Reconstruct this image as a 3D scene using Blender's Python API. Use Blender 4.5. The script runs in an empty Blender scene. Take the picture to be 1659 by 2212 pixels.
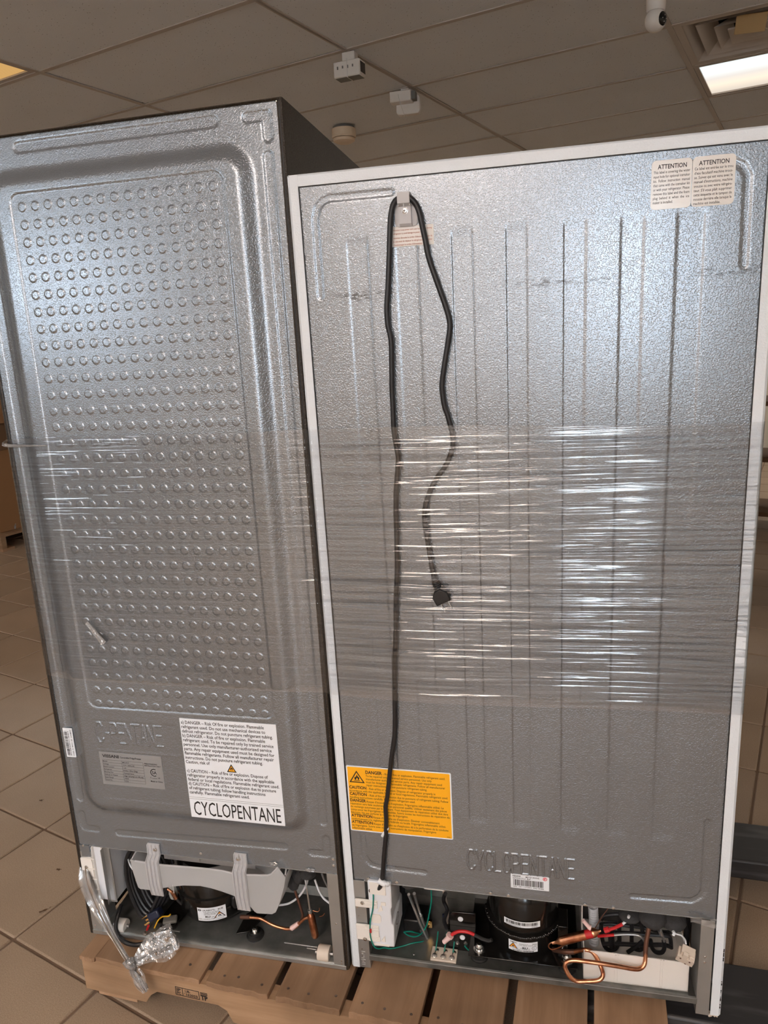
import bpy, bmesh, math, random
import numpy as np
from mathutils import Vector, Matrix, Euler
random.seed(7); rng = np.random.default_rng(7)
SC = bpy.context.scene
COL = SC.collection
# ------------------------------------------------------------------ camera
cam = bpy.data.cameras.new('camera'); camo = bpy.data.objects.new('camera', cam); COL.objects.link(camo)
cam.sensor_fit = 'VERTICAL'; cam.sensor_height = 36.0; cam.lens = 1586.06 / 2212 * 36.0; cam.clip_start = 0.02
camo.matrix_world = Matrix(((0.9769, -0.0050, 0.2138, 0.4003), (0.2088, 0.2391, -0.9483, -1.2542), (-0.0464, 0.9710, 0.2346, 1.4627), (0, 0, 0, 1)))
SC.camera = camo
# ------------------------------------------------------------------ world, exposure
wld = bpy.data.worlds.new('daylight'); SC.world = wld; wld.use_nodes = True
bg = wld.node_tree.nodes['Background']
bg.inputs[0].default_value = (0.79, 0.90, 1.0, 1); bg.inputs[1].default_value = 15.0
SC.view_settings.view_transform = 'Standard'; SC.view_settings.look = 'None'
SC.view_settings.exposure = 0.15; SC.view_settings.gamma = 1.0; SC.view_settings.use_curve_mapping = False
LAMP_BACK = 13.0       # lit troffers out of view, the far ones added to lift the ceiling
LAMP_SEEN = 1.05
# ------------------------------------------------------------------ room frame (the grid of the ceiling and floor)
GA = -0.3072
def room(a, b, z=0.0):      # metres along the grid -> world
    return Vector((-1.7933 + a * math.cos(GA) - b * math.sin(GA), 1.9765 + a * math.sin(GA) + b * math.cos(GA), z))
CZ = 2.6588
# ------------------------------------------------------------------ helpers
def link(o, parent=None):
    COL.objects.link(o)
    if parent is not None: o.parent = parent
    return o
def tag(o, label=None, cat=None, group=None, kind=None):
    if label: o['label'] = label
    if cat: o['category'] = cat
    if group: o['group'] = group
    if kind: o['kind'] = kind
    return o
def empty(name, loc=(0, 0, 0), rot=(0, 0, 0), parent=None):
    o = bpy.data.objects.new(name, None); o.location = loc; o.rotation_euler = rot; o.empty_display_size = 0.1
    return link(o, parent)
def finish(me, mat, smooth):
    if mat is not None:
        for m in (mat if isinstance(mat, (list, tuple)) else [mat]): me.materials.append(m)
    if smooth:
        me.polygons.foreach_set('use_smooth', [True] * len(me.polygons))
        try: me.set_sharp_from_angle(angle=math.radians(smooth if smooth is not True else 38))
        except Exception: pass
    me.update()
class MB:
    def __init__(s): s.v = []; s.f = []; s.m = []
    def add(s, v, f, mi=0):
        n = len(s.v); s.v += [tuple(x) for x in v]; s.f += [tuple(i + n for i in q) for q in f]; s.m += [mi] * len(f); return s
    def box(s, x0, x1, y0, y1, z0, z1, M=None, mi=0):
        v = [(x, y, z) for x in (x0, x1) for y in (y0, y1) for z in (z0, z1)]
        if M is not None: v = [M @ Vector(q) for q in v]
        return s.add(v, [(0, 1, 3, 2), (4, 6, 7, 5), (0, 4, 5, 1), (2, 3, 7, 6), (0, 2, 6, 4), (1, 5, 7, 3)], mi)
    def prism(s, poly, ax, a, b, M=None, mi=0):     # poly of 2D points extruded along axis ax
        def p(q, t):
            r = {'y': (q[0], t, q[1]), 'x': (t, q[0], q[1]), 'z': (q[0], q[1], t)}[ax]
            return M @ Vector(r) if M is not None else r
        n = len(poly); v = [p(q, a) for q in poly] + [p(q, b) for q in poly]
        f = [tuple(range(n)), tuple(range(2 * n - 1, n - 1, -1))] + [(i, i + n, (i + 1) % n + n, (i + 1) % n) for i in range(n)]
        return s.add(v, f, mi)
    def strip(s, pts, ax, a, b, t, closed=False):   # open ribbon of thickness t (sheet metal / walls) following 2D points
        pts = [Vector(q) for q in pts]; n = len(pts); off = []
        for i in range(n):
            p0 = pts[max(i - 1, 0)]; p1 = pts[min(i + 1, n - 1)]; d = (p1 - p0).normalized(); off.append(pts[i] + Vector((-d.y, d.x)) * t)
        return s.prism([tuple(q) for q in pts] + [tuple(q) for q in reversed(off)], ax, a, b)
    def tube(s, path, r, n=8, caps=True, smooth=4, flat=1.0):
        P = spline(path, smooth) if smooth > 1 else [Vector(q) for q in path]
        k = len(P); rr = r if callable(r) else (lambda t: r)
        up = None; v = []
        for i in range(k):
            d = (P[min(i + 1, k - 1)] - P[max(i - 1, 0)]).normalized()
            if up is None:
                up = d.orthogonal().normalized()
            up = (up - d * up.dot(d))
            up = up.normalized() if up.length > 1e-6 else d.orthogonal().normalized()
            w = d.cross(up); R = rr(i / (k - 1))
            for j in range(n):
                a = 2 * math.pi * j / n; v.append(P[i] + (up * math.cos(a) + w * math.sin(a) * flat) * R)
        f = [(i * n + j, i * n + (j + 1) % n, (i + 1) * n + (j + 1) % n, (i + 1) * n + j) for i in range(k - 1) for j in range(n)]
        if caps: f += [tuple(range(n - 1, -1, -1)), tuple(range((k - 1) * n, k * n))]
        return s.add(v, f)
    def lathe(s, prof, c=(0, 0, 0), n=24, M=None, ax='z', mi=0):  # prof (radius, height)
        v = []; k = len(prof)
        for r, h in prof:
            for j in range(n):
                a = 2 * math.pi * j / n; q = (r * math.cos(a), r * math.sin(a), h)
                if ax == 'y': q = (q[0], q[2], q[1])
                if ax == 'x': q = (q[2], q[0], q[1])
                q = Vector(q) + Vector(c)
                v.append(M @ q if M is not None else q)
        f = [(i * n + j, i * n + (j + 1) % n, (i + 1) * n + (j + 1) % n, (i + 1) * n + j) for i in range(k - 1) for j in range(n)]
        f += [tuple(range(n - 1, -1, -1)), tuple(range((k - 1) * n, k * n))]
        return s.add(v, f, mi)
    def cyl(s, p0, p1, r0, r1=None, n=16):
        r1 = r0 if r1 is None else r1
        return s.tube([p0, p1], lambda t: r0 + (r1 - r0) * t, n=n, smooth=1)
    def blob(s, c, r, n=12, m=8, wob=0.0, seed=0):
        R = random.Random(seed); v = []; f = []
        for i in range(m + 1):
            th = math.pi * i / m
            for j in range(n):
                ph = 2 * math.pi * j / n; k = 1 + wob * (R.random() - .5) if 0 < i < m else 1
                v.append((c[0] + r[0] * k * math.sin(th) * math.cos(ph), c[1] + r[1] * k * math.sin(th) * math.sin(ph), c[2] + r[2] * k * math.cos(th)))
        for i in range(m):
            for j in range(n): f.append((i * n + j, (i + 1) * n + j, (i + 1) * n + (j + 1) % n, i * n + (j + 1) % n))
        return s.add(v, f)
    def mesh(s, name, mat=None, smooth=38):
        me = bpy.data.meshes.new(name); me.from_pydata([tuple(q) for q in s.v], [], s.f)
        if any(s.m): me.polygons.foreach_set('material_index', s.m)
        bm = bmesh.new(); bm.from_mesh(me); bmesh.ops.recalc_face_normals(bm, faces=bm.faces); bm.to_mesh(me); bm.free()
        finish(me, mat, smooth); return me
    def obj(s, name, mat, parent=None, label=None, bev=0, loc=None, rot=None, smooth=38, seg=2):
        o = bpy.data.objects.new(name, s.mesh(name, mat, smooth))
        if loc is not None: o.location = loc
        if rot is not None: o.rotation_euler = rot
        if bev:
            m = o.modifiers.new('edge', 'BEVEL'); m.width = bev; m.segments = seg; m.limit_method = 'ANGLE'; m.angle_limit = math.radians(40)
        link(o, parent)
        if label: o['label'] = label
        return o
def spline(pts, k=4):
    P = [Vector(q) for q in pts]; out = []
    for i in range(len(P) - 1):
        p0 = P[max(i - 1, 0)]; p1 = P[i]; p2 = P[i + 1]; p3 = P[min(i + 2, len(P) - 1)]
        for j in range(k):
            t = j / k
            out.append(0.5 * ((2 * p1) + (p2 - p0) * t + (2 * p0 - 5 * p1 + 4 * p2 - p3) * t * t + (3 * p1 - p0 - 3 * p2 + p3) * t ** 3))
    out.append(P[-1]); return out
def Tr(x, y, z, rx=0, ry=0, rz=0): return Matrix.Translation((x, y, z)) @ Euler((rx, ry, rz)).to_matrix().to_4x4()
def rrect(x0, x1, z0, z1, r, n=4):
    out = []
    for cx, cz, a0 in ((x1 - r, z1 - r, 0), (x0 + r, z1 - r, 90), (x0 + r, z0 + r, 180), (x1 - r, z0 + r, 270)):
        for i in range(n + 1):
            a = math.radians(a0 + 90 * i / n); out.append((cx + r * math.cos(a), cz + r * math.sin(a)))
    return out
# ------------------------------------------------------------------ text: flat print, each line fitted to a box
_glyph = {}
def glyphs(s, bold):
    key = (s, bold)
    if key not in _glyph:
        cu = bpy.data.curves.new('line', 'FONT'); cu.body = s; cu.size = 1.0; cu.resolution_u = 2; cu.offset = bold
        o = bpy.data.objects.new('line', cu); me = o.to_mesh()
        v = [tuple(q.co) for q in me.vertices]; f = [tuple(p.vertices) for p in me.polygons]
        o.to_mesh_clear(); bpy.data.objects.remove(o); bpy.data.curves.remove(cu)
        _glyph[key] = (v, f)
    return _glyph[key]
def put_text(b, s, x, z, h, width=None, bold=0.0, M=None, y=0.0):
    v, f = glyphs(s, bold)
    if not v: return x
    x0 = min(q[0] for q in v); x1 = max(q[0] for q in v); sz = h / 0.70
    sx = width / (x1 - x0) if width else sz
    pts = [(x + (q[0] - x0) * sx, y, z + q[1] * sz) for q in v]
    b.add([M @ Vector(q) for q in pts] if M is not None else pts, f)
    return x + (x1 - x0) * sx
def flat_obj(b, name, mat, parent): return b.obj(name, mat, parent, smooth=0)
# ------------------------------------------------------------------ materials
MATS = {}
def mat(name, color=(.5, .5, .5), rough=.5, metal=0.0, spec=.5, **kw):
    m = bpy.data.materials.new(name); m.use_nodes = True; nt = m.node_tree; p = nt.nodes['Principled BSDF']
    p.inputs['Base Color'].default_value = (*color, 1); p.inputs['Roughness'].default_value = rough; p.inputs['Metallic'].default_value = metal
    p.inputs['Specular IOR Level'].default_value = spec
    for k, v in kw.items(): p.inputs[k].default_value = v
    MATS[name] = m; return m
def N(m, t, **kw):
    n = m.node_tree.nodes.new(t)
    for k, v in kw.items(): setattr(n, k, v)
    return n
def L(m, a, b): m.node_tree.links.new(a, b)
def coords(m, kind='Object', scale=(1, 1, 1)):
    tc = N(m, 'ShaderNodeTexCoord'); mp = N(m, 'ShaderNodeMapping'); mp.inputs['Scale'].default_value = scale
    L(m, tc.outputs[kind], mp.inputs['Vector']); return mp.outputs[0]
def noise(m, vec, scale, detail=2.0, rough=.5, dist=0.0):
    n = N(m, 'ShaderNodeTexNoise'); n.inputs['Scale'].default_value = scale; n.inputs['Detail'].default_value = detail
    n.inputs['Roughness'].default_value = rough; n.inputs['Distortion'].default_value = dist; L(m, vec, n.inputs['Vector']); return n.outputs['Fac']
def ramp(m, fac, stops, interp='LINEAR'):
    r = N(m, 'ShaderNodeValToRGB'); r.color_ramp.interpolation = interp; e = r.color_ramp.elements
    while len(e) < len(stops): e.new(0.5)
    for i, (p, c) in enumerate(stops):
        e[i].position = p; e[i].color = (*c, 1) if not isinstance(c, (int, float)) else (c, c, c, 1)
    L(m, fac, r.inputs[0]); return r.outputs[0]
def bump(m, h, strength=.5, dist=.001, prev=None):
    b = N(m, 'ShaderNodeBump'); b.inputs['Strength'].default_value = strength; b.inputs['Distance'].default_value = dist
    L(m, h, b.inputs['Height'])
    if prev is not None: L(m, prev, b.inputs['Normal'])
    L(m, b.outputs[0], m.node_tree.nodes['Principled BSDF'].inputs['Normal']); return b.outputs[0]
def base(m, out): L(m, out, m.node_tree.nodes['Principled BSDF'].inputs['Base Color'])
def mixc(m, fac, a, b, blend='MIX'):
    n = N(m, 'ShaderNodeMix', data_type='RGBA', blend_type=blend)
    for sock, val in ((n.inputs[0], fac), (n.inputs[6], a), (n.inputs[7], b)):
        if hasattr(val, 'links') or hasattr(val, 'is_output'): L(m, val, sock)
        else: sock.default_value = val if isinstance(val, (int, float)) else (*val, 1)
    return n.outputs[2]
def worms(m, scale, strength, dist, prev=None):     # embossed orange-peel sheet
    v = coords(m); n = noise(m, v, scale, 0.0, .5, 0.25)
    r = ramp(m, n, [(.41, 0.0), (.59, 1.0)], 'EASE'); return bump(m, r, strength, dist, prev)
def stucco(name, col, rough=.27, metal=.74):
    m = mat(name, col, rough, metal)
    v = coords(m); big = noise(m, v, 3.0, 3.0)
    a = N(m, 'ShaderNodeAttribute', attribute_name='scuff', attribute_type='GEOMETRY')
    speck = ramp(m, noise(m, coords(m, 'Object', (90, 90, 260)), 1.0, 2.0), [(.46, 0.0), (.56, 1.0)])
    mul = N(m, 'ShaderNodeMath', operation='MULTIPLY'); L(m, a.outputs['Fac'], mul.inputs[0]); L(m, speck, mul.inputs[1])
    c = mixc(m, big, tuple(x * .93 for x in col), tuple(min(1, x * 1.06) for x in col))
    base(m, mixc(m, mul.outputs[0], c, (.10, .10, .10)))
    worms(m, 400.0, .50, .00038); return m
stucco('panel_steel', (.300, .330, .362))
m = mat('white_paint', (.74, .795, .85), .42); worms(m, 400.0, .45, .0003)
m = mat('black_paint', (.030, .021, .013), .42); worms(m, 380.0, .9, .0006)
mat('black_trim', (.006, .006, .007), .45)
m = mat('galvanized', (.44, .445, .44), .42, .75); base(m, mixc(m, noise(m, coords(m), 14.0, 4.0), (.36, .37, .365), (.50, .50, .49))); bump(m, noise(m, coords(m), 60.0, 2.0), .08, .001)
m = mat('pan_steel', (.20, .21, .205), .42, .65); base(m, mixc(m, ramp(m, noise(m, coords(m), 22.0, 5.0), [(.35, 0.), (.7, 1.)]), (.15, .16, .155), (.27, .27, .26)))
mat('chrome', (.75, .75, .74), .22, 1.0); mat('steel_tube', (.55, .56, .57), .33, .9)
m = mat('copper', (.62, .27, .14), .30, 1.0); base(m, mixc(m, ramp(m, noise(m, coords(m), 45.0, 3.0), [(.35, 0.), (.62, 1.)]), (.40, .15, .08), (.74, .36, .20)))
m = mat('brown_copper', (.20, .10, .07), .45, .8)
mat('compressor_black', (.008, .0075, .007), .16); mat('black_plastic', (.010, .010, .011), .42); mat('black_rubber', (.013, .013, .013), .6)
mat('cable_black', (.014, .014, .016), .38)
m = mat('foam_grey', (.035, .035, .037), .9); bump(m, noise(m, coords(m), 160.0, 3.0), .6, .003)
mat('white_plastic', (.80, .77, .73), .42); mat('cool_plastic', (.73, .76, .81), .4); mat('beige_plastic', (.68, .59, .50), .45); mat('grey_hose', (.42, .43, .40), .5)
mat('pink_plastic', (.82, .58, .56), .4); mat('red_plastic', (.55, .02, .025), .35); mat('green_wire', (.0, .20, .15), .4); mat('yellow_wire', (.80, .48, .03), .4); mat('blue_plastic', (.012, .018, .045), .35)
mat('brass', (.85, .58, .25), .22, 1.0)
mat('paper_white', (.80, .84, .89), .55); mat('paper_yellow', (1.0, .47, .008), .5); mat('paper_grey', (.33, .335, .34), .42, .3); mat('ink', (.012, .012, .013), .6); mat('ink_grey', (.045, .045, .05), .6); mat('ink_red', (.75, .11, .14), .6); mat('ink_orange', (1.0, .36, .0), .5); mat('ink_brown', (.45, .16, .10), .6)
mat('tape_clear', (.80, .78, .75), .16)
def frosted(name, col, alpha, rough):
    m = bpy.data.materials.new(name); m.use_nodes = True; nt = m.node_tree; nt.nodes.clear(); MATS[name] = m
    o = N(m, 'ShaderNodeOutputMaterial'); d = N(m, 'ShaderNodeBsdfDiffuse'); t = N(m, 'ShaderNodeBsdfTranslucent'); g = N(m, 'ShaderNodeBsdfGlossy'); tr = N(m, 'ShaderNodeBsdfTransparent')
    d.inputs[0].default_value = (*col, 1); t.inputs[0].default_value = (*col, 1); g.inputs['Roughness'].default_value = rough
    a = N(m, 'ShaderNodeMixShader'); a.inputs[0].default_value = .4; L(m, d.outputs[0], a.inputs[1]); L(m, t.outputs[0], a.inputs[2])
    b = N(m, 'ShaderNodeMixShader'); b.inputs[0].default_value = .05; L(m, a.outputs[0], b.inputs[1]); L(m, g.outputs[0], b.inputs[2])
    c = N(m, 'ShaderNodeMixShader'); c.inputs[0].default_value = alpha; L(m, tr.outputs[0], c.inputs[1]); L(m, b.outputs[0], c.inputs[2]); L(m, c.outputs[0], o.inputs[0]); return m
frosted('tray_frosted', (.84, .85, .86), .48, .35); frosted('clip_frosted', (.84, .84, .86), .66, .3)
def film(name, haze, gloss, rough, bumpscale=None):
    m = bpy.data.materials.new(name); m.use_nodes = True; nt = m.node_tree; nt.nodes.clear(); MATS[name] = m
    o = N(m, 'ShaderNodeOutputMaterial'); d = N(m, 'ShaderNodeBsdfDiffuse'); g = N(m, 'ShaderNodeBsdfGlossy'); tr = N(m, 'ShaderNodeBsdfTransparent')
    d.inputs[0].default_value = (.8, .8, .8, 1); g.inputs['Roughness'].default_value = rough; tr.inputs[0].default_value = (.99, .99, .99, 1)
    fr = N(m, 'ShaderNodeFresnel'); fr.inputs[0].default_value = 1.5
    ad = N(m, 'ShaderNodeMath', operation='MULTIPLY_ADD', use_clamp=True); ad.inputs[1].default_value = 1.0; ad.inputs[2].default_value = gloss; L(m, fr.outputs[0], ad.inputs[0])
    a = N(m, 'ShaderNodeMixShader'); a.inputs[0].default_value = haze; L(m, tr.outputs[0], a.inputs[1]); L(m, d.outputs[0], a.inputs[2])
    b = N(m, 'ShaderNodeMixShader'); L(m, ad.outputs[0], b.inputs[0]); L(m, a.outputs[0], b.inputs[1]); L(m, g.outputs[0], b.inputs[2]); L(m, b.outputs[0], o.inputs[0])
    if bumpscale:
        h = noise(m, coords(m, 'Object', bumpscale), 1.0, 2.0); bn = N(m, 'ShaderNodeBump'); bn.inputs['Strength'].default_value = .6; bn.inputs['Distance'].default_value = .001
        L(m, h, bn.inputs['Height']); L(m, bn.outputs[0], g.inputs['Normal'])
    return m
film('wrap_film', .014, .062, .07, (5, 5, 300))
film('bunched_film', .15, .07, .12)
def wood(name, axis, c0, c1, c2):
    sc = {'x': (1.6, 26, 26), 'y': (26, 1.6, 26)}[axis]
    m = mat(name, c1, .72, 0, .25)
    oi = N(m, 'ShaderNodeObjectInfo'); tc = N(m, 'ShaderNodeTexCoord'); ad = N(m, 'ShaderNodeVectorMath', operation='ADD'); sp = N(m, 'ShaderNodeVectorMath', operation='SCALE')
    sp.inputs[0].default_value = (3.1, 7.7, 5.3); L(m, oi.outputs['Random'], sp.inputs['Scale']); L(m, tc.outputs['Object'], ad.inputs[0]); L(m, sp.outputs[0], ad.inputs[1])
    mp = N(m, 'ShaderNodeMapping'); mp.inputs['Scale'].default_value = sc; L(m, ad.outputs[0], mp.inputs['Vector'])
    g = noise(m, mp.outputs[0], 1.0, 5.0, .6, .6)
    c = ramp(m, g, [(.25, c0), (.5, c1), (.78, c2)])
    big = noise(m, ad.outputs[0], 5.0, 3.0); c = mixc(m, ramp(m, big, [(.38, 0.), (.72, .8)]), c, tuple(x * .50 for x in c1))
    hs = N(m, 'ShaderNodeHueSaturation'); mr = N(m, 'ShaderNodeMapRange'); mr.inputs[3].default_value = .80; mr.inputs[4].default_value = 1.2; L(m, oi.outputs['Random'], mr.inputs[0]); L(m, mr.outputs[0], hs.inputs['Value']); L(m, c, hs.inputs['Color'])
    base(m, hs.outputs[0]); bump(m, g, .6, .0025); return m
wood('board_wood', 'y', (.24, .138, .078), (.36, .218, .128), (.47, .305, .195))
wood('stringer_wood', 'x', (.25, .15, .08), (.385, .238, .138), (.49, .325, .20))
mat('nail_steel', (.16, .12, .10), .5, .7)
def floor_tile(name, c0, c1):
    m = mat(name, c0, .38, 0, .4); v = coords(m)
    sp = ramp(m, noise(m, v, 420.0, 1.0), [(.36, 0.), (.62, 1.)]); bigv = noise(m, coords(m), 4.0, 3.0)
    oi = N(m, 'ShaderNodeObjectInfo'); mr = N(m, 'ShaderNodeMapRange'); mr.inputs[3].default_value = .92; mr.inputs[4].default_value = 1.08; L(m, oi.outputs['Random'], mr.inputs[0])
    c = mixc(m, sp, c0, c1); c = mixc(m, ramp(m, bigv, [(.4, 0.), (.8, .35)]), c, tuple(x * .75 for x in c0))
    hs = N(m, 'ShaderNodeHueSaturation'); L(m, mr.outputs[0], hs.inputs['Value']); L(m, c, hs.inputs['Color']); base(m, hs.outputs[0]); bump(m, noise(m, v, 300.0, 2.0), .10, .001); return m
floor_tile('floor_tile', (.315, .226, .158), (.415, .31, .22))
mat('grout', (.19, .125, .085), .9)
m = mat('ceiling_tile', (.78, .785, .79), .95, 0, .1)
v = coords(m); vo = N(m, 'ShaderNodeTexVoronoi'); vo.inputs['Scale'].default_value = 55.0; vo.inputs['Randomness'].default_value = 1.0; L(m, v, vo.inputs['Vector'])
hole = ramp(m, vo.outputs['Distance'], [(.06, 0.0), (.11, 1.0)]); fine = noise(m, v, 170.0, 3.0)
base(m, mixc(m, hole, (.07, .06, .055), mixc(m, noise(m, v, 3.0, 2.0), (.74, .765, .79), (.80, .825, .85)))); nb = bump(m, fine, .35, .002); bump(m, hole, .5, .003, nb)
mat('grid_metal', (.50, .45, .40), .5); mat('ceiling_white', (.62, .57, .52), .6); mat('duct_dark', (.03, .028, .026), .8); mat('duct_foil', (.6, .6, .6), .3, .9); mat('cardboard', (.50, .35, .17), .8)
mat('device_white', (.78, .75, .71), .4); mat('device_grey', (.16, .16, .15), .5); mat('detector_cream', (.78, .64, .48), .5); mat('lens_black', (.004, .004, .005), .08); mat('strap_white', (.7, .68, .64), .5)
def lamp(name, col, strength, stripes=0):
    m = bpy.data.materials.new(name); m.use_nodes = True; nt = m.node_tree; nt.nodes.clear(); MATS[name] = m
    o = N(m, 'ShaderNodeOutputMaterial'); e = N(m, 'ShaderNodeEmission'); e.inputs[0].default_value = (*col, 1); e.inputs[1].default_value = strength; L(m, e.outputs[0], o.inputs[0])
    if stripes:
        w = N(m, 'ShaderNodeTexWave', bands_direction='X'); w.inputs['Scale'].default_value = stripes; L(m, coords(m), w.inputs['Vector'])
        L(m, mixc(m, w.outputs['Fac'], tuple(c * .82 for c in col), col), e.inputs[0])
    return m
lamp('lens_yellow', (1.0, .58, .20), LAMP_SEEN * .62, 26); m = lamp('lens_white', (1.0, .93, .85), LAMP_SEEN)
sx_ = N(m, 'ShaderNodeSeparateXYZ'); L(m, coords(m), sx_.inputs[0]); mr_ = N(m, 'ShaderNodeMapRange'); mr_.inputs[1].default_value = -.29; mr_.inputs[2].default_value = .29; L(m, sx_.outputs[1], mr_.inputs[0])
L(m, ramp(m, mr_.outputs[0], [(0, (.80, .90, .92)), (.3, (.90, .95, .95)), (.5, (.80, .74, .68)), (.7, (.95, .82, .66)), (1, (.66, .58, .50))]), [n_ for n_ in m.node_tree.nodes if n_.type == 'EMISSION'][0].inputs[0])   # one tube of the pair is weak
lamp('lens_back', (1.0, .92, .82), LAMP_BACK); lamp('lens_warm', (1.0, .82, .70), 18.0)
mat('wall_paint', (.62, .57, .50), .8); mat('mullion', (.08, .08, .08), .4, .6); mat('pale_concrete', (.74, .72, .70), .9); mat('added_brick', (.25, .185, .15), .9); mat('box_brown', (.26, .13, .055), .8); mat('box_dark', (.13, .07, .035), .8)
m = mat('fork_paint', (.030, .030, .032), .42); base(m, mixc(m, ramp(m, noise(m, coords(m, 'Object', (5, 30, 60)), 1.0, 4.0), [(.5, 0.), (.75, 1.)]), (.026, .026, .028), (.085, .085, .088)))
mat('appliance_black', (.010, .010, .011), .3); mat('dark_goods', (.05, .03, .03), .6)
M = MATS
# ================================================================== the room
A0, A1, B0, B1 = -5.6, 7.9, -6.4, 6.6            # room extents in the grid frame
def rbox(b, a0, a1, b0, b1, z0, z1):
    b.box(a0, a1, b0, b1, z0, z1); return b
RL = room(0, 0); RR = (0, 0, GA)
def struct(name, b, m, kids=None):
    o = b.obj(name, m, None, loc=RL, rot=RR); o['kind'] = 'structure'; return o
# floor: grout bed with tiles as pieces
floor = struct('floor', rbox(MB(), A0 - .1, A1 + .1, B0 - .1, B1 + .1, -.08, -.004), M['grout'])
TS = .3210; GW = .0065
fa = -0.3119
FO = Vector((-1.6466, .980, 0))
def fgrid(i, j): return Vector((FO.x + i * TS * math.cos(fa) - j * TS * math.sin(fa), FO.y + i * TS * math.sin(fa) + j * TS * math.cos(fa), 0))
inv = camo.matrix_world.inverted()
def in_view(p, mx=.12):
    q = inv @ p
    if q.z > -.3: return False
    u = .5 + q.x / -q.z * 1586.06 / 1659; v = .5 - q.y / -q.z * 1586.06 / 2212
    return -mx < u < 1 + mx and -mx < v < 1 + mx
tile_me = MB().box(-TS / 2 + GW / 2, TS / 2 - GW / 2, -TS / 2 + GW / 2, TS / 2 - GW / 2, -.02, 0).mesh('tile', M['floor_tile'])
FI = Matrix.Translation(RL) @ Matrix.Rotation(GA, 4, 'Z'); FI_inv = FI.inverted()
vis, rest = [], []
for i in range(-40, 60):
    for j in range(-50, 50):
        p = fgrid(i + .5, j + .5); q = FI_inv @ p
        if not (A0 + .1 < q.x < A1 - .1 and B0 + .1 < q.y < B1 - .1): continue
        hid = (-.45 < p.x < .62 and .1 < p.y < 6 and p.y > .1) and abs(p.x - .1) < .5 + .05 * p.y
        if in_view(p) and not hid: vis.append((p, q))
        else: rest.append((p, q))
vis.sort(key=lambda t: (t[0] - camo.location).length)
rest += vis[285:]; vis = vis[:285]
for k, (p, q) in enumerate(vis):
    o = bpy.data.objects.new('tile', tile_me); o.location = q + Vector((0, 0, random.uniform(-.0004, .0004))); o.rotation_euler = (random.uniform(-.0012, .0012), random.uniform(-.0012, .0012), fa - GA); link(o, floor)
    m_ = o.modifiers.new('edge', 'BEVEL'); m_.width = .004; m_.segments = 2
b = MB()
Rz = Matrix.Rotation(fa - GA, 4, 'Z')
for p, q in rest: b.box(-TS / 2 + GW / 2, TS / 2 - GW / 2, -TS / 2 + GW / 2, TS / 2 - GW / 2, -.02, 0, Matrix.Translation(q) @ Rz)
o = b.obj('floor_tiles', M['floor_tile'], floor, smooth=0); o['kind'] = 'stuff'
# walls
struct('wall_left', rbox(MB(), A0 - .12, A0, B0, B1, -.05, CZ + .4), M['wall_paint'])
struct('wall_right', rbox(MB(), A1, A1 + .12, B0, B1, -.05, CZ + .4), M['wall_paint'])
struct('wall_front', rbox(MB(), A0, A1, B1, B1 + .12, -.05, CZ + .4), M['wall_paint'])
b = MB()
WZ1 = 2.45
WIN = [(-.30, .62, 1.60), (2.9, 4.30, .80), (4.70, 5.50, .80)]        # glazed shop front behind the camera
rbox(b, A0, A1, B0 - .12, B0, WZ1, CZ + .4)
xs = [A0] + [t for w in WIN for t in w[:2]] + [A1]
for k in range(0, len(xs), 2): rbox(b, xs[k], xs[k + 1], B0 - .12, B0, -.05, WZ1)
for w0, w1, WZ0 in WIN: rbox(b, w0, w1, B0 - .12, B0, -.05, WZ0)
struct('wall_back', b, M['wall_paint'])
for k, (w0, w1, WZ0) in enumerate(WIN):
    b = MB(); n = max(2, round((w1 - w0) / 1.3))
    for t in range(n + 1):
        x = w0 + (w1 - w0) * t / n; rbox(b, x - .03, x + .03, B0 - .09, B0 - .02, WZ0, WZ1)
    rbox(b, w0, w1, B0 - .09, B0 - .02, WZ0, WZ0 + .05); rbox(b, w0, w1, B0 - .09, B0 - .02, WZ1 - .05, WZ1)
    struct('window_%d' % (k + 1), b, M['mullion'])
    li = bpy.data.lights.new('daylight_portal', 'AREA'); li.shape = 'RECTANGLE'; li.size = w1 - w0; li.size_y = WZ1 - WZ0; li.cycles.is_portal = True
    lo = bpy.data.objects.new('daylight_portal', li); COL.objects.link(lo); lo.location = room((w0 + w1) / 2, B0 - .13, (WZ0 + WZ1) / 2)
    lo.rotation_euler = (math.pi / 2, 0, GA + math.pi)
struct('ground_outside', rbox(MB(), -30, 30, B0 - 40, B0 - .12, -.1, -.03), M['pale_concrete'])  # pale concrete ground, lightened to bounce daylight up onto the ceiling
struct('added_building_outside', rbox(MB(), -1.2, 7.9, B0 - 12, B0 - 10, -.1, 6.5), M['added_brick'])  # unseen building, added so the middle window gives warmer, dimmer light
# ceiling: slab above, hung grid and tiles
ceil = struct('ceiling', rbox(MB(), A0, A1, B0, B1, CZ + .4, CZ + .5), M['duct_dark'])
UA, UB = 1.2192, .6096
b = MB(); TW = .012
i0, i1 = int(math.floor(A0 / UA)), int(math.ceil(A1 / UA)); j0, j1 = int(math.floor(B0 / UB)), int(math.ceil(B1 / UB))
cl = lambda v, lo, hi: max(lo, min(hi, v))
def clipbox(a0, a1, b0, b1, z0, z1):
    a0, a1, b0, b1 = cl(a0, A0, A1), cl(a1, A0, A1), cl(b0, B0, B1), cl(b1, B0, B1)
    if a1 - a0 > .004 and b1 - b0 > .004: b.box(a0, a1, b0, b1, z0, z1)
for i in range(i0, i1 + 1): clipbox(i * UA - TW, i * UA + TW, B0, B1, CZ, CZ + .004); clipbox(i * UA - .002, i * UA + .002, B0, B1, CZ, CZ + .04)
for j in range(j0, j1 + 1): clipbox(A0, A1, j * UB - TW, j * UB + TW, CZ + .0005, CZ + .0045)
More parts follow.
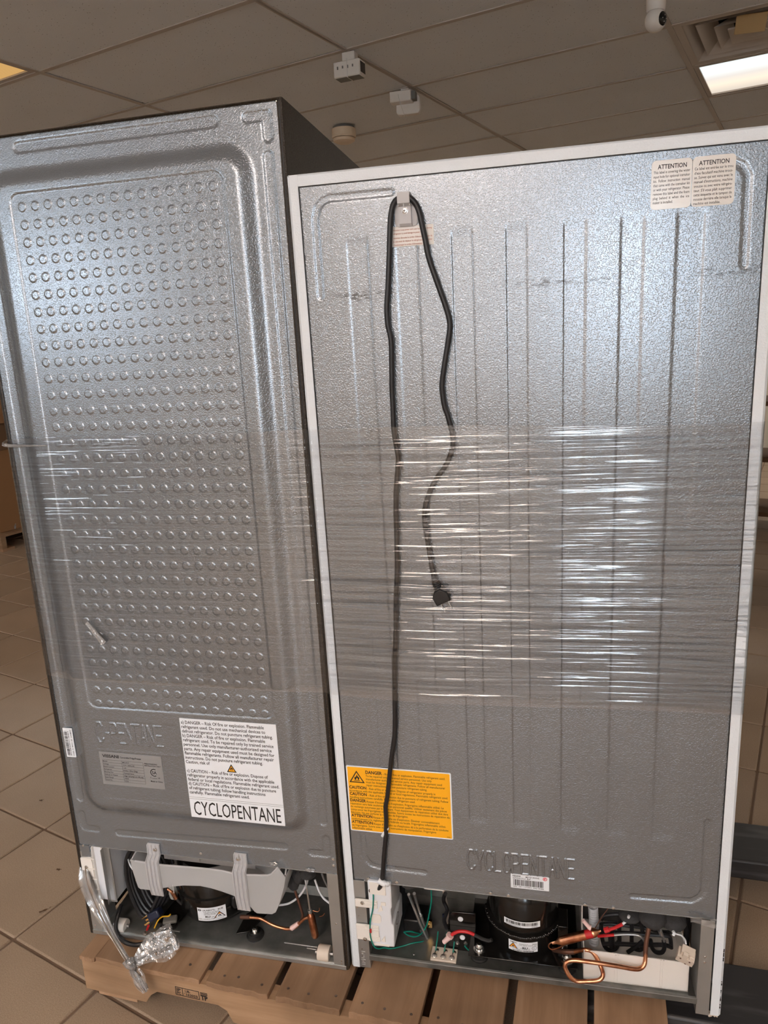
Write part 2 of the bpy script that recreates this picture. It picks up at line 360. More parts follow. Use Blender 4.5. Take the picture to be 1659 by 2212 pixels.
clipbox(2.5 * UA - TW, 2.5 * UA + TW, 2 * UB, 3 * UB, CZ, CZ + .004)
b.obj('ceiling_grid', M['grid_metal'], ceil, smooth=0).parent = ceil
LIGHTS = {(-1, -1): 'lens_yellow', (2, 3): 'lens_white', (2, -7): 'lens_warm', (2, -8): 'lens_warm', (2, -9): 'lens_warm', (-1, -7): 'lens_back', (-4, -3): 'lens_back', (5, -3): 'lens_back', (5, 3): 'lens_back', (-4, 3): 'lens_back', (-1, 7): 'lens_back', (2, 8): 'lens_back'}  # unseen lights deeper in the room are added to brighten the far ceiling
HALF = {(2, 2)}
full_me = MB().box(-UA / 2 + .012, UA / 2 - .012, -UB / 2 + .012, UB / 2 - .012, CZ + .004, CZ + .018).mesh('ceiling_tile', M['ceiling_tile'])
half_me = MB().box(-UA / 4 + .012, UA / 4 - .012, -UB / 2 + .012, UB / 2 - .012, CZ + .004, CZ + .018).mesh('ceiling_tile', M['ceiling_tile'])
for i in range(i0, i1):
    for j in range(j0, j1):
        if (i, j) in LIGHTS: continue
        if (i, j) in HALF:
            o = bpy.data.objects.new('ceiling_tile', half_me); o.location = ((i + .75) * UA, (j + .5) * UB, 0); link(o, ceil); continue
        a0, a1, c0, c1 = cl(i * UA, A0, A1), cl((i + 1) * UA, A0, A1), cl(j * UB, B0, B1), cl((j + 1) * UB, B0, B1)
        if a1 - a0 < .05 or c1 - c0 < .05: continue
        if a1 - a0 > UA - .01 and c1 - c0 > UB - .01:
            o = bpy.data.objects.new('ceiling_tile', full_me); o.location = ((i + .5) * UA, (j + .5) * UB, random.uniform(0, .002)); o.rotation_euler = (0, 0, 0); link(o, ceil)
        else: MB().box(a0 + .012, a1 - .012, c0 + .012, c1 - .012, CZ + .004, CZ + .018).obj('ceiling_tile', M['ceiling_tile'], ceil)
LAB = {(-1, -1): 'lit ceiling light with a ribbed yellow lens, above the left of the black fridge',
       (2, 3): 'lit white ceiling light beside the open air vent above the white fridge',
       (2, -7): 'lit warm ceiling light behind the camera, nearest of three in a row', (2, -8): 'added warm ceiling light behind the camera for wrap glints, middle of three in a row', (2, -9): 'added warm ceiling light behind the camera for wrap glints, last of three in a row', (-1, -7): 'lit ceiling light behind the camera over the left shoulder',  # middle and last warm rows are added to thicken the glints on the wrap
       (-4, -3): 'lit ceiling light far out to the left by the wall', (5, -3): 'lit ceiling light out of view, right of the camera', (5, 3): 'unseen ceiling light added to brighten the ceiling, right beyond the white fridge', (-4, 3): 'unseen ceiling light added to brighten the ceiling, left beyond the brown cartons',
       (-1, 7): 'hidden ceiling light added far behind the black fridge to brighten the ceiling', (2, 8): 'hidden ceiling light added far behind the white fridge to brighten the ceiling'}
for (i, j), ml in LIGHTS.items():
    t = empty('ceiling_light', room((i + .5) * UA, (j + .5) * UB, CZ), RR)
    tag(t, LAB.get((i, j), 'lit warm ceiling light behind the camera, out of the picture'), 'ceiling light', 'recessed ceiling lights')
    hx, hy = UA / 2 - .013, UB / 2 - .013
    MB().box(-hx, hx, -hy, hy, .10, .102).box(-hx, -hx + .002, -hy, hy, .006, .10).box(hx - .002, hx, -hy, hy, .006, .10).box(-hx, hx, -hy, -hy + .002, .006, .10).box(-hx, hx, hy - .002, hy, .006, .10).obj('housing', M['ceiling_white'], t)
    MB().box(-hx, hx, -hy, -hy + .022, .004, .010).box(-hx, hx, hy - .022, hy, .004, .010).box(-hx, -hx + .022, -hy, hy, .0045, .0105).box(hx - .022, hx, -hy, hy, .0045, .0105).obj('lens_frame', M['grid_metal'], t)
    MB().box(-hx + .02, hx - .02, -hy + .02, hy - .02, .012, .016).obj('lens', M[ml], t)
# air diffuser, centre cones dropped open
t = empty('air_vent', room(2.25 * UA, 2.5 * UB, CZ), RR)
tag(t, 'square metal air vent with nested cones, partly open, beside the lit white light', 'air vent')
hx = .285
def ringp(b, h0, z0, h1, z1, w=.0015):
    v = []
    for h, z in ((h0, z0), (h1, z1), (h1 - w, z1 + w), (h0 - w, z0 + w)):
        v += [(-h, -h, z), (h, -h, z), (h, h, z), (-h, h, z)]
    f = []
    for k in range(4):
        for e in range(4): f.append((k * 4 + e, k * 4 + (e + 1) % 4, ((k + 1) % 4) * 4 + (e + 1) % 4, ((k + 1) % 4) * 4 + e))
    return b.add(v, f)
ringp(ringp(MB(), .293, .003, .262, .006), .262, .006, .205, .075).obj('vent_frame', M['ceiling_white'], t)
for h0, z0, h1, z1 in ((.215, .012, .150, .070), (.150, .010, .090, .055)): ringp(MB(), h0, z0, h1, z1).obj('vent_cone', M['ceiling_white'], t)
MB().box(-.10, .10, -.10, .10, .004, .010).obj('centre_plate', M['ceiling_white'], t)
MB().lathe([(.02, -.004), (.05, .001), (.05, .006)], n=20).obj('centre_boss', M['ceiling_white'], t)
MB().box(-.30, .30, -.295, .295, .14, .15).obj('plenum', M['duct_dark'], t)
MB().tube([(-.05, .16, .10), (.08, .18, .11), (.22, .2, .12)], .045, n=14).obj('flexible_duct', M['duct_foil'], t)
o = MB().box(-.06, .06, -.002, .002, -.035, .035).obj('cardboard_piece', M['cardboard'], None, loc=(1.2294,2.4537,2.652), rot=(.5, 0, .0), bev=.001)
tag(o, 'small tan cardboard piece stuck under the open air vent', 'cardboard')
# smoke detector
P0 = Vector((-0.7672,3.3317,2.655)); t = empty('smoke_detector', (P0.x, P0.y, CZ)); tag(t, 'cream round smoke detector on the ceiling beyond the black fridge', 'smoke detector')
MB().lathe([(.062, -.008), (.062, 0)], n=32).obj('mounting_plate', M['device_grey'], t)
MB().lathe([(.068, -.060), (.072, -.055), (.070, -.012), (.064, -.009)], n=32).obj('body', M['detector_cream'], t)
MB().lathe([(.056, -.063), (.056, -.059)], n=32).obj('gap', M['lens_black'], t)
MB().lathe([(.030, -.088), (.045, -.086), (.062, -.078), (.066, -.066), (.064, -.062)], n=32).obj('cap', M['detector_cream'], t)
# white box sensors hung from the grid
t = empty('ceiling_sensor', room(1.0 * UA, 1.05 * UB, CZ), (0, 0, GA + .12)); tag(t, 'white box sensor strapped under a ceiling joint, dark window at its end', 'sensor', 'white box sensors on the ceiling grid')
MB().box(-.030, .030, -.02, .02, -.035, 0).obj('mounting_block', M['device_white'], t, bev=.003)
MB().box(-.068, .058, -.032, .032, -.100, -.036).obj('body', M['device_white'], t, bev=.005)
MB().box(.0575, .0592, -.024, .024, -.088, -.046).obj('dark_window', M['lens_black'], t)
MB().box(-.062, .052, -.027, .027, -.1015, -.099).obj('under_cover', M['device_grey'], t)
b = MB()
for k in range(4): b.box(-.05 + .024 * k, -.044 + .024 * k, -.0335, -.0318, -.068 + .002 * (k % 2), -.056)
b.obj('slots', M['device_grey'], t)
MB().strip([(-.0335, -.03), (-.0345, -.07), (-.034, -.104), (.034, -.104), (.0345, -.04)], 'x', -.004, .000, .0012).obj('strap', M['strap_white'], t)
t = empty('ceiling_sensor', room(1.0 * UA - .04, 2.02 * UB, CZ), (0, 0, GA + .25)); tag(t, 'white double box sensor hanging farther back, thin wire below it', 'sensor', 'white box sensors on the ceiling grid')
MB().box(-.02, .02, -.02, .02, -.02, 0).obj('mounting_block', M['device_white'], t)
MB().box(-.075, .035, -.04, .02, -.062, -.012).obj('upper_box', M['device_white'], t, bev=.004)
MB().box(.0345, .055, -.03, .015, -.055, -.018).obj('dark_window', M['device_grey'], t)
MB().prism(rrect(-.058, .066, -.108, -.02, .018), 'y', .021, .060).obj('lower_box', M['device_white'], t, bev=.004)
MB().tube([(-.03, -.042, -.03), (-.02, -.044, -.07), (-.008, -.03, -.112), (-.006, -.02, -.13)], .0016, n=6).obj('wire', M['strap_white'], t)
# dome camera
P0 = Vector((0.7835,1.8994,2.5224)); t = empty('security_camera', (P0.x, P0.y, CZ)); dz = P0.z - CZ
tag(t, 'white ball security camera hanging from the ceiling above the white fridge', 'security camera')
MB().lathe([(.045, -.012), (.045, 0)], n=28).obj('ceiling_plate', M['device_white'], t)
MB().lathe([(.030, dz + .028), (.033, dz + .035), (.037, -.012)], n=28).obj('neck', M['device_white'], t)
MB().blob((0, 0, dz), (.037, .037, .040), n=28, m=16).obj('ball', M['device_white'], t)
fd = Vector((.72, -.66, -.12)).normalized(); q = fd.to_track_quat('Z', 'Y').to_matrix().to_4x4()
MB().lathe([(.023, .030), (.021, .0325), (.012, .0368), (.004, .0382)], n=24, M=Matrix.Translation((0, 0, dz)) @ q).obj('lens_face', M['lens_black'], t)
b = MB()
for k in range(4): b.blob(Vector((0, 0, dz)) + q @ Vector((.010 * math.cos(k * 1.57), .010 * math.sin(k * 1.57), .0375)), (.0016,) * 3, 6, 4)
b.obj('small_lamps', M['device_white'], t)
# ------------------------------------------------------------------ things behind
def carton(loc, rz, sx, sy, sz, m, label, cat='box', grp=None):
    t = empty('cardboard_box', loc, (0, 0, rz)); tag(t, label, cat, grp)
    MB().box(0, sx, 0, sy, 0, sz).obj('carton', M[m], t, bev=.004); MB().box(sx / 2 - .03, sx / 2 + .03, -.0008, sy + .0008, sz * .75, sz + .0008).obj('tape', M['cardboard'], t); return t

def scrap(p, s, rz, label, m='box_dark'):
    b = MB(); R = random.Random(int(s * 1e5)); v = []
    for k in range(5):
        x = (k / 4 - .5) * s; v += [(x, -.0022 - .002 * math.sin(k), .0012 + .002 * (k % 2)), (x, .0022 + .002 * math.sin(k + 1), .0006 + .0015 * ((k + 1) % 2))]
    b.add(v, [(2 * k, 2 * k + 2, 2 * k + 3, 2 * k + 1) for k in range(4)])
    o = b.obj('leaf_scrap', M[m], None, loc=p, rot=(0, 0, rz), smooth=0); tag(o, label, 'leaf')
scrap((-0.9073,0.1731,0.001), .030, .9, 'curled dry leaf scrap lying on a tile joint, left of the pallet')
scrap((-0.9682,0.3182,0.001), .016, .2, 'tiny dry scrap on the floor tile beside the black fridge')
scrap((-1.2409,0.6074,0.001), .013, .6, 'tiny dark scrap on the floor tile, farthest from the pallet')
# ================================================================== sheet-metal back panels as height fields
def smooth01(e0, e1, x):
    t = np.clip((x - e0) / (e1 - e0), 0, 1); return t * t * (3 - 2 * t)
def sd_rr(X, Z, x0, x1, z0, z1, r):
    qx = np.abs(X - (x0 + x1) / 2) - (x1 - x0) / 2 + r; qz = np.abs(Z - (z0 + z1) / 2) - (z1 - z0) / 2 + r
    return np.hypot(np.maximum(qx, 0), np.maximum(qz, 0)) + np.minimum(np.maximum(qx, qz), 0) - r
def sd_poly(X, Z, pts):
    d = np.full(X.shape, 9.0)
    for (ax, az), (bx, bz) in zip(pts[:-1], pts[1:]):
        dx, dz = bx - ax, bz - az; l2 = dx * dx + dz * dz
        t = np.clip(((X - ax) * dx + (Z - az) * dz) / l2, 0, 1); d = np.minimum(d, np.hypot(X - ax - t * dx, Z - az - t * dz))
    return d
STROKES = {'C': [[(1, .82), (.75, 1), (.3, 1), (0, .75), (0, .25), (.3, 0), (.75, 0), (1, .18)]], 'Y': [[(0, 1), (.5, .5), (1, 1)], [(.5, .5), (.5, 0)]],
           'L': [[(0, 1), (0, 0), (.9, 0)]], 'O': [[(.3, 1), (.7, 1), (1, .72), (1, .28), (.7, 0), (.3, 0), (0, .28), (0, .72), (.3, 1)]],
           'P': [[(0, 0), (0, 1), (.7, 1), (1, .85), (1, .6), (.7, .48), (0, .48)]], 'E': [[(.95, 1), (0, 1), (0, 0), (.95, 0)], [(0, .52), (.8, .52)]],
           'N': [[(0, 0), (0, 1), (1, 0), (1, 1)]], 'T': [[(0, 1), (1, 1)], [(.5, 1), (.5, 0)]], 'A': [[(0, 0), (.5, 1), (1, 0)], [(.2, .36), (.8, .36)]], '-': [[(.25, .48), (.75, .48)]]}
def sd_word(X, Z, s, x0, x1, z0, z1, gap=.32):
    d = np.full(X.shape, 9.0); w = (x1 - x0) / (len(s) + gap * (len(s) - 1)); st = w * (1 + gap)
    for k, ch in enumerate(s):
        a = x0 + k * st
        sel = (X > a - .006) & (X < a + w + .006) & (Z > z0 - .008) & (Z < z1 + .008)
        for pl in STROKES[ch]:
            d[sel] = np.minimum(d[sel], sd_poly(X[sel], Z[sel], [(a + u * w, z0 + v * (z1 - z0)) for u, v in pl]))
    return d
def height_panel(name, xs, zs, y0, hfun, m, parent, scuffs=()):
    X, Z = np.meshgrid(xs, zs); H = hfun(X, Z)
    nz, nx = X.shape; co = np.empty((nz * nx, 3), np.float32); co[:, 0] = X.ravel(); co[:, 1] = (y0 - H).ravel(); co[:, 2] = Z.ravel()
    i = (np.arange(nz - 1)[:, None] * nx + np.arange(nx - 1)[None, :]).ravel()
    q = np.stack([i, i + 1, i + nx + 1, i + nx], 1).astype(np.int32)
    me = bpy.data.meshes.new(name); me.vertices.add(len(co)); me.vertices.foreach_set('co', co.ravel())
    me.loops.add(q.size); me.loops.foreach_set('vertex_index', q.ravel())
    me.polygons.add(len(q)); me.polygons.foreach_set('loop_start', np.arange(0, q.size, 4, dtype=np.int32)); me.polygons.foreach_set('use_smooth', np.ones(len(q), bool))
    me.update(calc_edges=True); me.materials.append(m)
    S = np.zeros(X.shape, np.float32)
    for cx, cz, rx, rz, a in scuffs: S = np.maximum(S, a * np.exp(-((X - cx) / rx) ** 2 - ((Z - cz) / rz) ** 2))
    at = me.attributes.new('scuff', 'FLOAT', 'POINT'); at.data.foreach_set('value', S.ravel().astype(np.float32))
    o = bpy.data.objects.new(name, me); return link(o, parent)
def axis_of(a, b, step, fine=()):
    pts = [a]; 
    while pts[-1] < b - 1e-6:
        s = step
        for f0, f1, fs in fine:
            if f0 <= pts[-1] < f1: s = fs
        pts.append(min(pts[-1] + s, b))
    return np.array(pts)
def sticker(name, x0, x1, z0, z1, y, m, parent, r=.002, M=None, label=None, t=.0004):
    o = MB().prism(rrect(x0, x1, z0, z1, r), 'y', y - t, y, M).obj(name, m, parent, smooth=0)
    if label: o['label'] = label
    return o
def barcode(b, x0, x1, z0, z1, y, seed=1, vertical=False, M=None):
    R = random.Random(seed); t = x0 if not vertical else z0; end = x1 if not vertical else z1; u = (end - t) / 95
    while t < end - 3 * u:
        w = u * R.choice((1, 1, 2, 3)); g = u * R.choice((1, 1, 2))
        q = [(t, z0), (t + w, z0), (t + w, z1), (t, z1)] if not vertical else [(x0, t), (x1, t), (x1, t + w), (x0, t + w)]
        pts = [(a, y, c) for a, c in q]; b.add([M @ Vector(p) for p in pts] if M is not None else pts, [(0, 1, 2, 3)]); t += w + g
def flame(b, cx, cz, s, y, M=None):
    pts = [(-.32, .0), (-.42, .3), (-.25, .62), (-.16, .42), (-.05, .75), (.02, 1.0), (.14, .68), (.22, .5), (.28, .62), (.42, .3), (.32, .0), (.12, -.02), (.16, .2), (.04, .38), (-.1, .2), (-.1, -.02)]
    v = [(cx + a * s, y, cz + c * s) for a, c in pts]; b.add([M @ Vector(p) for p in v] if M is not None else v, [tuple(range(len(v)))])
    q = [(cx - .5 * s, y, cz - .2 * s), (cx + .5 * s, y, cz - .2 * s), (cx + .5 * s, y, cz - .1 * s), (cx - .5 * s, y, cz - .1 * s)]
    b.add([M @ Vector(p) for p in q] if M is not None else q, [(0, 1, 2, 3)])
def tri(b, cx, z0, s, y, w, M=None):        # triangle outline of width w, or solid when w is None
    h = s * .866; A = [(cx - s / 2, z0), (cx + s / 2, z0), (cx, z0 + h)]
    if w is None:
        v = [(x, y, z) for x, z in A]; f = [(0, 1, 2)]
    else:
        I = [(cx - s / 2 + w * 1.73, z0 + w), (cx + s / 2 - w * 1.73, z0 + w), (cx, z0 + h - 2 * w)]
        v = [(x, y, z) for x, z in A + I]; f = [(0, 1, 4, 3), (1, 2, 5, 4), (2, 0, 3, 5)]
    b.add([M @ Vector(p) for p in v] if M is not None else v, f)
def ringflat(b, cx, cz, r, w, y, a0=0, a1=360, M=None, n=20):
    v = []; 
    for k in range(n + 1):
        a = math.radians(a0 + (a1 - a0) * k / n)
        for q in (r, r - w): v.append((cx + q * math.cos(a), y, cz + q * math.sin(a)))
    b.add([M @ Vector(p) for p in v] if M is not None else v, [(2 * k, 2 * k + 1, 2 * k + 3, 2 * k + 2) for k in range(n)])
def screw(parent, p, r=.004, name='screw', d=(0, -1, 0)):
    q = Vector(d).to_track_quat('Z', 'Y').to_matrix().to_4x4(); X = Matrix.Translation(p) @ q
    b = MB().lathe([(r * 1.25, 0), (r * 1.25, r * .25), (r, r * .3), (r * .8, r * .7), (r * .3, r * .8)], n=14, M=X)
    b.obj(name, M['chrome'], parent)
PH = .142
# ================================================================== WHITE FRIDGE
W = empty('refrigerator', (0, 0, PH), Matrix(Euler((0.0195, -0.0059, 0)).to_matrix()).to_euler())
tag(W, 'white top-freezer refrigerator seen from behind, black power cord looped over its back', 'refrigerator')
WW, WH, WD = .7377, 1.5785, .60
FL, FB, FT = .0170, .7195, 1.560           # inner edges of the flange
# side panels: outer skin plus folded flange, bottom at the post feet
MB().strip([(FL, 0), (.0035, 0), (0, .0035), (0, WD)], 'z', .002, WH - .001, .0012).obj('side_panel', M['white_paint'], W, label='white textured side panel and flange, at the black fridge')
o = MB().strip([(WW, WD), (WW, .0035), (WW - .0035, 0), (FB, 0)], 'z', .002, WH - .001, .0012).obj('side_panel', M['white_paint'], W, label='white side panel with dented, scuffed bottom corner')
b = MB(); b.prism([(-0.0004, FT), (0.0035, FT), (.0035, WH - .004), (WD, WH - .004), (WD, WH), (.003, WH), (-.0004, WH - .003)][::-1], 'x', .0004, WW - .0004)
# the prism above is drawn in (y,z)
b.obj('top_panel', M['white_paint'], W)
MB().add([(0, -.0007, WH - .0008), (.0008, -.0007, WH - .0008), (FL + .0006, -.0007, FT), (FL - .0004, -.0007, FT)], [(0, 1, 2, 3)]).obj('mitre_joint', M['black_trim'], W, smooth=0)
MB().add([(WW, -.0007, WH - .0008), (WW - .0008, -.0007, WH - .0008), (FB - .0006, -.0007, FT), (FB + .0004, -.0007, FT)], [(0, 1, 2, 3)]).obj('mitre_joint', M['black_trim'], W, smooth=0)
MB().box(FL - .001, FB + .001, .0024, .006, FT - .0016, FT + .001).box(FL - .0002, FL + .0011, .0012, .0036, .222, FT).box(FB - .0011, FB + .0002, .0012, .0036, .222, FT).obj('panel_gap', M['black_trim'], W, smooth=0)
MB().box(.004, WW - .004, .30, WD, .03, WH - .006).box(.004, WW - .004, .012, .30, .235, WH - .006).obj('foam_body', M['black_trim'], W)
MB().box(.0, WW, WD + .012, WD + .065, .06, 1.06).obj('door', M['white_paint'], W, bev=.008); MB().box(0, WW, WD + .012, WD + .065, 1.07, WH).obj('door', M['white_paint'], W, bev=.008)
for x in (.06, WW - .06): MB().cyl((x, WD - .05, -.0), (x, WD - .05, .03), .018).obj('foot', M['black_plastic'], W)
CH = [(.089, .127), (.170, .209), (.261, .297), (.346, .381), (.434, .470), (.518, .554), (.598, .639)]
LG = {'tl': [(.0400, 1.388), (.0405, 1.510), (.0455, 1.526), (.055, 1.5350), (.067, 1.5385), (.168, 1.5385)], 'tr': [(.570, 1.5370), (.672, 1.5360), (.6855, 1.529), (.693, 1.5150), (.6950, 1.393)],
      'bl': [(.0420, .432), (.0445, .285), (.050, .272), (.0585, .2635), (.072, .2605), (.168, .2585)], 'br': [(.6940, .432), (.6945, .285), (.6885, .270), (.675, .2585), (.568, .2548)]}
def hw(X, Z):
    H = np.zeros(X.shape)
    for a, c in CH: H -= (.0008 + .0005 * smooth01(1.2, .7, Z)) * (1 - smooth01(-.0030, .0, sd_rr(X, Z, a, c, .30, 1.56, .006))) * smooth01(.380, .400, Z) * smooth01(1.480, 1.462, Z)
    for p in LG.values(): H -= (.0013 + .0005 * smooth01(1.2, .7, Z)) * (1 - smooth01(.0040, .0066, sd_poly(X, Z, p)))
    d = sd_word(X, Z, 'CYCLOPENTANE', .2565, .4615, .2795, .3235)
    H += .0017 * (1 - smooth01(.0010, .0025, d))
    H -= .0003 * (1 - smooth01(-.002, 0, sd_rr(X, Z, .222, .520, .236, .262, .004)))
    return H
height_panel('back_panel', axis_of(FL - .0006, FB + .0006, .0018, [(.252, .466, .0010)]), axis_of(.2215, FT + .0006, .0019, [(.275, .328, .0010)]), .0032, hw, M['panel_steel'], W,
             [(.102, 1.384, .030, .007, 1), (.13, 1.387, .03, .006, .7), (.41, 1.386, .05, .006, .8), (.49, 1.385, .03, .005, .6), (.66, 1.385, .04, .006, .7), (.70, 1.385, .02, .01, .6), (.083, 1.077, .03, .004, .5), (.41, .93, .1, .005, .45), (.06, 1.384, .02, .004, .5)])
MB().box(FL, FB, .0028, .0042, .2205, .2218).box(FL, FB, .004, .016, .2205, .2216).obj('panel_hem', M['galvanized'], W)
for u in ([(0.3,0.0025,0.2269),(0.3352,0.0025,0.226),(0.4821,0.0025,0.2241),(0.5347,0.0025,0.2238),(0.1088,0.0025,0.2287),(0.0492,0.0025,0.2291)]): screw(W, u, .0026)
# compartment shell: posts, base pan, inner walls
MB().strip([(.0125, .001), (.0395, .001), (.0395, .052)], 'z', .002, .2235, -.0012).obj('corner_post', M['galvanized'], W)
MB().strip([(.6945, .075), (.6945, .001), (.7170, .001)], 'z', -.001, .2205, -.0012).obj('corner_post', M['galvanized'], W)
for x, z, r in ((.0245, .050, .0013), (.0245, .040, .0013), (.0245, .032, .0013), (.021, .156, .0016), (.0225, .135, .0014)): MB().cyl((x, .0006, z), (x, -.0003, z), r, n=8).obj('rivet', M['chrome'], W)
for u in ([(0.7037,0.0004,0.1377),(0.7035,0.0004,0.1246)]): MB().lathe([(.0024, 0), (.0022, -.0012), (.001, -.0018)], c=u, n=10, ax='y').obj('rivet', M['chrome'], W)
b = MB(); R = random.Random(3)
for k in range(9): b.box(.0225 + R.uniform(-.002, .002), .0285 + R.uniform(-.002, .003), -.0006, .0004, .008 + .0042 * k, .0098 + .0042 * k)
b.obj('stamped_marks', M['steel_tube'], W)
MB().strip([(.0005, .0235), (.0005, .0345), (.003, .0355), (.012, .0300), (.170, .0300), (.180, .040), (.300, .040)], 'x', .0395, .6945, .0012).obj('base_pan', M['pan_steel'], W, smooth=50)
MB().box(.0395, .6945, -.0004, .0008, .0232, .0352).obj('pan_lip', M['galvanized'], W, bev=.0004)
MB().box(.2005, .2085, .026, .031, .0298, .0304).box(.2165, .2185, .027, .030, .0298, .0304).obj('pan_slots', M['black_trim'], W, smooth=0)
for u in ([(0.1325,0.0211,0.0305),(0.3377,0.0127,0.0305)]): screw(W, u, .0024, 'rivet', (0, 0, 1))
MB().box(.012, .726, .295, .30, .03, .235).box(.012, .726, .012, .30, .232, .236).box(.012, .0132, .05, .30, .03, .235).box(.7248, .726, .07, .30, .03, .235).obj('compartment_liner', M['duct_dark'], W)
MB().strip([(.180, .041), (.180, .062), (.200, .066), (.29, .066)], 'x', .085, .30, .0012).obj('rear_step', M['pan_steel'], W)
MB().strip([(.6945, .078), (.706, .09), (.706, .29)], 'z', .03, .2205, -.001).obj('inner_wall', M['pan_steel'], W)
# torn tape at the right end of the panel, frayed insulation at the bottom corner
R = random.Random(5); b = MB(); G = 7
v = []
for i in range(G):
    for j in range(4): v.append((.672 + .046 * i / (G - 1) + R.uniform(-.002, .002), -.0012 - R.uniform(0, .005), .2165 + .005 * j - .006 * i / G + R.uniform(-.002, .002)))
b.add(v, [(i * 4 + j, i * 4 + j + 1, (i + 1) * 4 + j + 1, (i + 1) * 4 + j) for i in range(G - 1) for j in range(3)]); b.obj('torn_tape', M['bunched_film'], W, smooth=0)
b = MB()
for k in range(9): b.blob((.719 + .002 * k, .004 + R.uniform(0, .01), -.003 - R.uniform(0, .003)), (.003, .004, .0035), 6, 4, .4, k)
b.obj('frayed_insulation', M['beige_plastic'], W)
b = MB()
for k in range(30):
    z = R.choice([R.uniform(.012, .085), R.uniform(.13, .165)]); b.box(WW - .0022 - R.random() * .0012, WW - .0006, -.0005, .0005, z, z + R.uniform(.0006, .003))
b.obj('paint_chips', M['black_trim'], W, smooth=0)
# ---- labels on the back
sticker('instruction_label', .5605, .6165, 1.4790, 1.5465, .0030, M['tape_clear'], W, .006, label='clear-edged white label in English, ATTENTION at its head')
sticker('instruction_label', .6172, .6755, 1.4785, 1.5465, .0030, M['tape_clear'], W, .006, label='clear-edged white label in French, ATTENTION at its head')
b = MB(); put_text(b, 'ATTENTION', .569, 1.5345, .0060, .040, .018); 
for k, s in enumerate(['This label is covering the water', 'input hole for optional icemaker', 'kit.  Follow  instruction  manual', 'that came with the icemaker kit', 'or with your refrigerator. Please', 'remove this label and the foam', 'plug  behind  it  when  the  ice']): put_text(b, s, .5635, 1.5283 - k * .0059, .0037, .0505, .004)
put_text(b, 'maker is installed.', .5635, 1.4870, .0037, .028, .004)
flat_obj(b, 'printing', M['ink_grey'], W).location = (0, .0022, 0)
b = MB(); put_text(b, 'ATTENTION', .6255, 1.5345, .0060, .041, .018)
for k, s in enumerate(['Ce label est entr\u00e9e sur le trou', "d'eau facultatif machine trous-", 'se. Suivez qui est venu avec le', "manuel d'instructions, machine", 'trousse ou avec votre r\u00e9frig\u00e9ra-', "teur. S'il vous pla\u00eet supprimer", 'cette \u00e9tiquette et le tampon de', 'mousse derri\u00e8re elle lorsque la']): put_text(b, s, .6200, 1.5283 - k * .0059, .0037, .0520, .004)
put_text(b, 'machine est install\u00e9e.', .6200, 1.4811, .0037, .037, .004)
flat_obj(b, 'printing', M['ink_grey'], W).location = (0, .0022, 0)
sticker('cord_label', .1665, .2345, 1.4560, 1.4865, .0030, M['tape_clear'], W, .001)
b = MB()
for k, (s, w) in enumerate([('Attention: Loop power cord over hook before moving', .063), ('refrigerator to avoid damage to power cord.', .050), ('Attention: Enroulez le cordon d\'alimentation autour de', .063), ('la cale avant de d\u00e9placer le r\u00e9frig\u00e9rateur pour \u00e9viter', .063), ("d'endommager le cordon d'alimentation.", .047)]): put_text(b, s, .1690, 1.4800 - k * .0052 - (.0015 if k > 1 else 0), .0026, w, .008)
flat_obj(b, 'printing', M['ink_brown'], W).location = (0, .0022, 0)
yl = sticker('hazard_label', .0195, .2290, .3430, .4935, .0030, M['paper_white'], W, .003, label='yellow hazard sticker with a white border and flame triangle')
sticker('yellow_field', .0220, .2265, .3455, .4910, .0026, M['paper_yellow'], yl, .002, t=.0002)
b = MB(); put_text(b, 'DANGER', .0590, .4778, .0070, .0335, .03)
YT = [('- Risk of fire or explosion. Flammable refrigerant used.', .0945, .4778, .123), ('To be repaired only by trained service personnel. Use only', .0590, .4706, .132), ('manufacturer-authorized service parts. Any repair equipment used', .0590, .4637, .152), ('must be designed for flammable refrigerants. Follow all manufacturer', .0590, .4568, .158), ('repair instructions. Do not puncture refrigerant tubing.', .0590, .4499, .122),
      ('- Risk of fire or explosion. Dispose of refrigerator properly in', .0612, .4418, .136), ('accordance with the applicable federal or local regulations. Flammable refrigerant used.', .0235, .4350, .198), ('- Risk of fire or explosion due to puncture of refrigerant tubing; Follow', .0612, .4268, .161), ('handling instructions carefully. Flammable refrigerant used.', .0235, .4200, .133),
      ("Risque d'incendie ou d'explosion. Frigorig\u00e8ne inflammable utilis\u00e9. La", .0575, .4118, .155), ('r\u00e9paration sera faite seulement par un personnel qualifi\u00e9. Utiliser seulement des pi\u00e8ces', .0235, .4050, .195), ('de rechange autoris\u00e9es par le fabricant. Tout \u00e9quipement de r\u00e9paration utilis\u00e9 doit \u00eatre', .0235, .3982, .197), ('con\u00e7u pour les frigorig\u00e8nes inflammables. Suivre toutes les instructions de r\u00e9paration du', .0235, .3914, .200), ('fabricant. Ne pas perforer la conduite de frigorig\u00e8ne.', .0235, .3846, .117),
      ("Risque d'incendie ou d'explosion. \u00c9liminer convenablement", .0690, .3764, .134), ('conform\u00e9ment \u00e0 la r\u00e9glementation f\u00e9d\u00e9rale ou locale. Frigorig\u00e8ne inflammable utilis\u00e9.', .0235, .3696, .192), ("Risque d'incendie ou d'explosion d\u00fb \u00e0 la perforation de la conduite", .0690, .3614, .151), ('de frigorig\u00e8ne. Suivre avec soin les instructions de manipulation. Frigorig\u00e8ne', .0235, .3546, .172), ('inflammable utilis\u00e9.', .0235, .3480, .042)]
for s, x, z, w in YT: put_text(b, s, x, z, .0046, w, .004)
